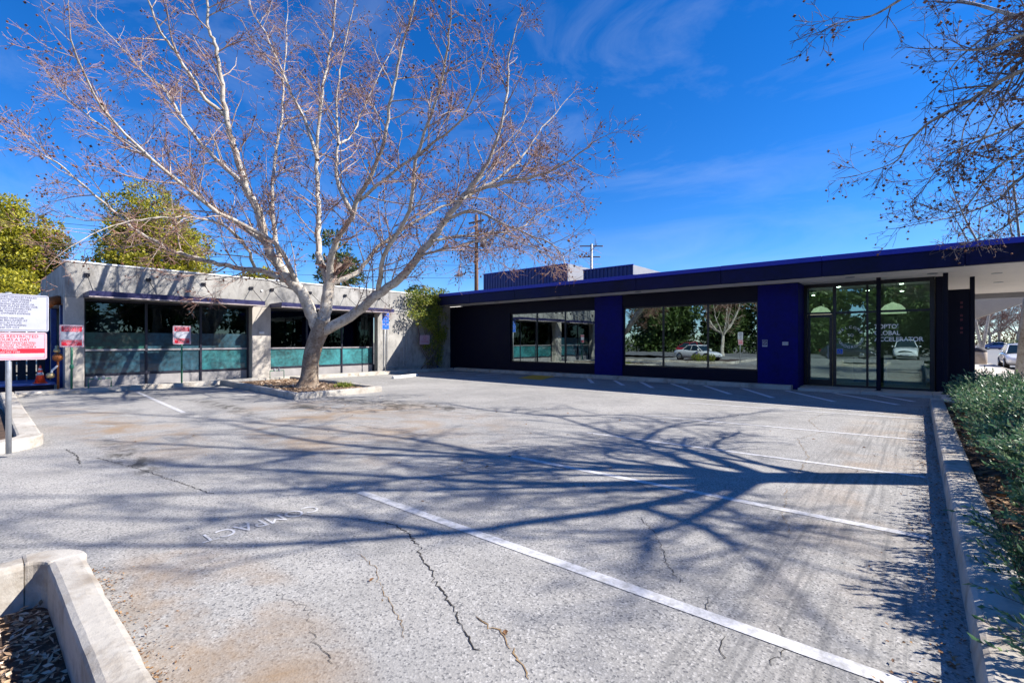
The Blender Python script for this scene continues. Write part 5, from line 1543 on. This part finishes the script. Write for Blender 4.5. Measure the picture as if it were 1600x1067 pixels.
for z, w in ((15.6, 1.7), (14.0, 1.3)):
    MB().add([(-36.7 - w * .75, 60.7 - w * .65 - .08, z), (-36.7 + w * .75, 60.7 + w * .65 - .08, z), (-36.7 + w * .75, 60.7 + w * .65 + .08, z), (-36.7 - w * .75, 60.7 - w * .65 + .08, z),
              (-36.7 - w * .75, 60.7 - w * .65 - .08, z + .16), (-36.7 + w * .75, 60.7 + w * .65 - .08, z + .16), (-36.7 + w * .75, 60.7 + w * .65 + .08, z + .16), (-36.7 - w * .75, 60.7 - w * .65 + .08, z + .16)],
             [(3, 2, 1, 0), (4, 5, 6, 7), (0, 1, 5, 4), (1, 2, 6, 5), (2, 3, 7, 6), (3, 0, 4, 7)]).build('crossarm', M['wood_pole'], up2)
def wire(a, b, sag, label):
    a, b = Vector(a), Vector(b)
    pts = [a.lerp(b, i / 16) - Vector((0, 0, sag * 4 * (i / 16) * (1 - i / 16))) for i in range(17)]
    tag(MB().tube(pts, .014, 5).build('overhead_wire', M['black'], None), label, 'wire')
wire((-31.9, 31.9, 10.2), (-48, -14, 9.6), .7, 'highest thin overhead wire from the wooden pole towards the evergreens')
wire((-31.9, 31.9, 8.8), (-48, -14, 8.0), .7, 'middle thin overhead wire from the wooden pole towards the evergreens')
wire((-31.9, 31.9, 7.6), (-48, -14, 6.9), .6, 'lowest thin overhead wire from the wooden pole towards the evergreens')
wire((-31.9, 31.9, 13.0), (-36.7, 60.7, 14.1), .6, 'overhead wire between the two utility poles')

# ================================================================== CARS
def make_car(name, label, paint, loc, rot, kind='hatch', group=None):
    """body lofted from cross sections (x forward), then glass, wheels and lamps as parts"""
    root = thing(name, (0, 0, 0), label, 'car', group)
    if kind == 'suv':
        L, W, zb, zr = 4.6, .92, 1.08, 1.72
    elif kind == 'coupe':
        L, W, zb, zr = 4.5, .92, .86, 1.30
    else:
        L, W, zb, zr = 4.25, .89, .94, 1.46
    h = L / 2
    st = [(-h, .42, zb - .12, .80), (-h + .06, .26, zb - .02, .93), (-h + .55, .20, zb + .01, 1.0), (-.9, .18, zb + .02, 1.0), (0, .18, zb, 1.0), (.85, .18, zb - .03, 1.0), (h - .75, .20, zb - .10, .99), (h - .22, .24, zb - .20, .94), (h - .03, .30, zb - .32, .82), (h, .40, zb - .42, .74)]
    V_, F_ = [], []
    for x, zl, zt, wf in st:
        w = W * wf
        zm = zl + (zt - zl) * .55
        ring = [(0, zl), (w * .82, zl), (w * .97, zl + .10), (w, zm), (w * .97, zt - .07), (w * .88, zt), (w * .45, zt + .03), (0, zt + .035)]
        full = ring + [(-a, b) for a, b in ring[-2:0:-1]]
        V_ += [(x, a, b) for a, b in full]
    k = 14
    for i in range(len(st) - 1):
        for j in range(k):
            F_.append((i * k + j, (i + 1) * k + j, (i + 1) * k + (j + 1) % k, i * k + (j + 1) % k))
    F_.append(tuple(range(k)))
    F_.append(tuple((len(st) - 1) * k + j for j in range(k))[::-1])
    body = MB().add(V_, F_).build('body', paint, root, True, subsurf=1)
    # greenhouse: roof shell over glass
    fx, rx = (.95, -1.25) if kind != 'suv' else (.9, -2.05)
    fr, rr = (.25, -.85) if kind == 'coupe' else (.30, -1.25) if kind == 'hatch' else (.30, -1.85)
    if kind == 'hatch':
        rx = -1.85
    wb, wt = W * .86, W * .66
    zg = zb - .01
    def gh(name_, pts, mat):
        m = MB().add(pts, [(0, 1, 2, 3)])
        o = m.build(name_, mat, root)
        s_ = o.modifiers.new('solid', 'SOLIDIFY'); s_.thickness = .02; s_.offset = -1
        return o
    gh('windscreen', [(fx, -wb, zg), (fx, wb, zg), (fr, wt, zr - .03), (fr, -wt, zr - .03)], M['carglass'])
    gh('rear_window', [(rx, wb, zg), (rx, -wb, zg), (rr, -wt, zr - .03), (rr, wt, zr - .03)], M['carglass'])
    for s in (-1, 1):
        q = [(fx, s * wb, zg), (rx, s * wb, zg), (rr, s * wt, zr - .03), (fr, s * wt, zr - .03)]
        gh('side_window', q if s < 0 else q[::-1], M['carglass'])
        for (xa, xb) in ((fx, fr), (rx, rr)):
            MB().tube([(xa, s * (wb + .005), zg), (xb, s * (wt + .005), zr - .03)], .035, 6).build('roof_pillar', paint, root)
        xm = (fr + rr) / 2
        MB().tube([(xm + .02, s * (wb + .006), zg), (xm, s * (wt + .006), zr - .03)], .03, 6).build('roof_pillar', paint, root)
        MB().lathe((fx - .25, s * (W + .06), zb + .0), [(.03, 0), (.09, .03), (.09, .11), (.05, .14)], 10).build('wing_mirror', paint, root, True)
    ro = MB().add([(fr + .03, -wt - .01, zr - .04), (fr + .03, wt + .01, zr - .04), (rr - .04, wt + .01, zr - .04), (rr - .04, -wt - .01, zr - .04),
                   (fr - .06, -wt * .85, zr + .02), (fr - .06, wt * .85, zr + .02), (rr + .06, wt * .85, zr + .02), (rr + .06, -wt * .85, zr + .02)],
                  [(3, 2, 1, 0), (4, 5, 6, 7), (0, 1, 5, 4), (1, 2, 6, 5), (2, 3, 7, 6), (3, 0, 4, 7)]).build('roof', paint, root, True, bevel=.02, seg=2)
    rw = .33 if kind != 'suv' else .37
    for xw in (h - .82, -h + .80):
        for s in (-1, 1):
            def disc(r0, r1, ya, yb, name_, mat, par):
                n = 22
                m = MB()
                pts = []
                for (r_, y_) in ((r1, ya), (r1 * 1.0, yb - .02), (r1 * .93, yb), (r0, yb), (.02, yb - .01)):
                    pts.append([(xw + r_ * math.cos(2 * math.pi * k_ / n), s * y_, rw + r_ * math.sin(2 * math.pi * k_ / n)) for k_ in range(n)])
                vv = [p_ for ring in pts for p_ in ring]
                ff = [(i * n + k_, i * n + (k_ + 1) % n, (i + 1) * n + (k_ + 1) % n, (i + 1) * n + k_) for i in range(4) for k_ in range(n)]
                return m.add(vv, ff).build(name_, mat, par, True)
            ty = disc(rw * .66, rw, W - .22, W + .012, 'wheel', M['tyre'], root)
            disc(rw * .2, rw * .66, W - .05, W + .022, 'rim', M['rim'], ty)
    for s in (-1, 1):
        MB().add([(h - .10, s * W * .80, zb - .42), (h + .012, s * W * .52, zb - .44), (h - .045, s * W * .50, zb - .31), (h - .20, s * W * .84, zb - .27)], [(0, 1, 2, 3) if s < 0 else (3, 2, 1, 0)]).build('headlight', M['lamp_lens'], root)
        MB().box(-h - .012, -h + .12, s * W * .80, s * W * .48, zb - .30, zb - .12).build('tail_light', M['tail'], root, bevel=.01)
    MB().box(h - .03, h + .014, -W * .48, W * .48, zb - .42, zb - .34).build('grille', M['black'], root)
    MB().box(h - .06, h + .02, -W * .55, W * .55, .26, .36).build('lower_grille', M['black'], root)
    MB().box(h + .0, h + .028, -.26, .26, .38, .49).build('number_plate', M['sign_white'], root)
    root.location = loc
    root.rotation_euler = (0, 0, R(rot))
    return root
make_car('parked_car', 'white hatchback parked at the street kerb facing the canopy', M['car_white'], (4.75, 42.0, -.03), -90)
make_car('parked_car', 'blue car among the far parked row behind the forked tree', M['car_blue'], (11.4, 135, -.03), 200)
make_car('parked_car', 'distant white sedan near the clipped far hedge', M['car_white'], (15.0, 140, -.03), 195, 'coupe')
make_car('parked_car', 'distant dark red car just past the canopy post', M['car_red'], (7.3, 132, -.03), -80)
make_car('parked_car', 'white coupe parked opposite the mirror windows', M['car_white'], (-14.1, -3.6, 0), 25, 'coupe')
make_car('parked_car', 'charcoal car parked across from the glass entrance', M['car_dark'], (-5.2, -16.8, -.03), 5)
make_car('parked_suv', 'white sport utility vehicle reflected in the glass entrance', M['car_white'], (-.9, -18.6, -.03), 90, 'suv')
make_car('parked_car', 'dark red car across the road opposite the mirror windows', M['car_red'], (-20.5, -20, -.03), 0)

# ================================================================== STREET SIDE
tb = thing('trash_bin', (3.05, 44.4, .09), 'round aggregate trash bin with dark domed lid on the pavement', 'trash bin')
MB().lathe((3.05, 44.4, .09), [(.36, 0), (.40, .05), (.40, .78), (.37, .82)], 24).build('bin_body', M['bin'], tb, True)
MB().lathe((3.05, 44.4, .91), [(.39, 0), (.37, .10), (.26, .24), (.10, .30)], 24).build('domed_lid', M['fence'], tb, True)
fh = thing('clipped_hedge', (18, 148, -.03), 'far clipped green hedge behind the parked cars', 'hedge')
foliage('leaves', [(13.5 + i * 1.1, 149 + (i % 2) * .3, .9, .9, .7, 1.1) for i in range(22)], 5200, .28, M['leaf_far'], fh)
fr_ = thing('shrub_row', (14, 172, -.03), 'far brownish line of shrubs closing the street view', 'shrub')
foliage('leaves', [(2 + i * 1.6, 172 + (i % 3) * .8, 2.2, 1.8, 1.2, 2.6) for i in range(22)], 7000, .5, M['leaf_dead'], fr_)
fb = thing('street_building', (-6, 70, 0), 'beige stucco building beyond the canopy on the street', 'building')
box('wall', -14, 1.0, 66, 84, 0, 6.2, M['beige'], fb)
box('parapet_cap', -14.1, 1.1, 65.9, 84.1, 6.2, 6.4, M['cap'], fb)
for y in (68, 72, 76, 80):
    w_ = box('window', 1.0, 1.04, y, y + 2.2, 1.0, 2.9, M['black'], fb)
    box('pane', 1.041, 1.05, y + .1, y + 2.1, 1.1, 2.8, M['carglass'], w_)
aw = thing('entry_canopy', (1.9, 33, 3.2), 'beige sloped canopy beam hanging past the navy building', 'canopy')
MB().add([(1.7, 31.5, 2.5), (4.1, 31.5, 3.55), (4.1, 32.1, 3.55), (1.7, 32.1, 2.5), (1.7, 31.5, 3.75), (4.1, 31.5, 3.75), (4.1, 32.1, 3.75), (1.7, 32.1, 3.75)],
         [(3, 2, 1, 0), (4, 5, 6, 7), (0, 1, 5, 4), (1, 2, 6, 5), (2, 3, 7, 6), (3, 0, 4, 7)]).build('canopy_beam', M['beige'], aw, bevel=.02)
MB().box(1.5, 1.75, 31.48, 32.12, .09, 3.76).build('canopy_pier', M['beige'], aw)
MB().box(-8, 1.1, 31.6, 40, .0, 3.74).build('canopy_wall', M['beige'], aw)

# interior furniture behind the glass
for x, y, z, lab in ((-.67, 20.6, 2.55, 'large cream dome pendant lamp just inside the glass entrance'), (-2.95, 22.2, 2.62, 'cream dome pendant lamp deeper inside above the entrance door')):
    g = thing('pendant_lamp', (x, y, z), lab, 'lamp')
    MB().lathe((x, y, z), [(.36, 0), (.355, .06), (.32, .17), (.22, .29), (.08, .35), (.03, .38)], 26).build('lamp_shade', M['lampshade'], g, True)
    MB().tube([(x, y, z + .38), (x, y, 3.56)], .008, 5).build('cord', M['black'], g)
dkk = thing('reception_desk', (-1.0, 22.5, .088), 'teal and olive reception desk inside the glass entrance', 'desk')
box('desk_body', -1.9, -.9, 22.2, 22.9, .088, 1.0, M['desk'], dkk, .01)
box('desk_front', -.89, .1, 22.2, 22.9, .088, .95, M['desk2'], dkk, .01)
box('desk_top', -1.95, .15, 22.15, 22.95, 1.002, 1.05, M['desk_white'], dkk, .01)
g = thing('pendant_lamp', (-21.9, 9.6, 1.95), 'wide flat teal pendant lamp inside the second storefront window', 'lamp')
MB().lathe((-21.9, 9.6, 2.0), [(.55, 0), (.5, .05), (.18, .16), (.03, .2)], 26).build('lamp_shade', M['teal'], g, True)
MB().tube([(-21.9, 9.6, 2.2), (-21.9, 9.6, 3.2)], .01, 5).build('cord', M['black'], g)
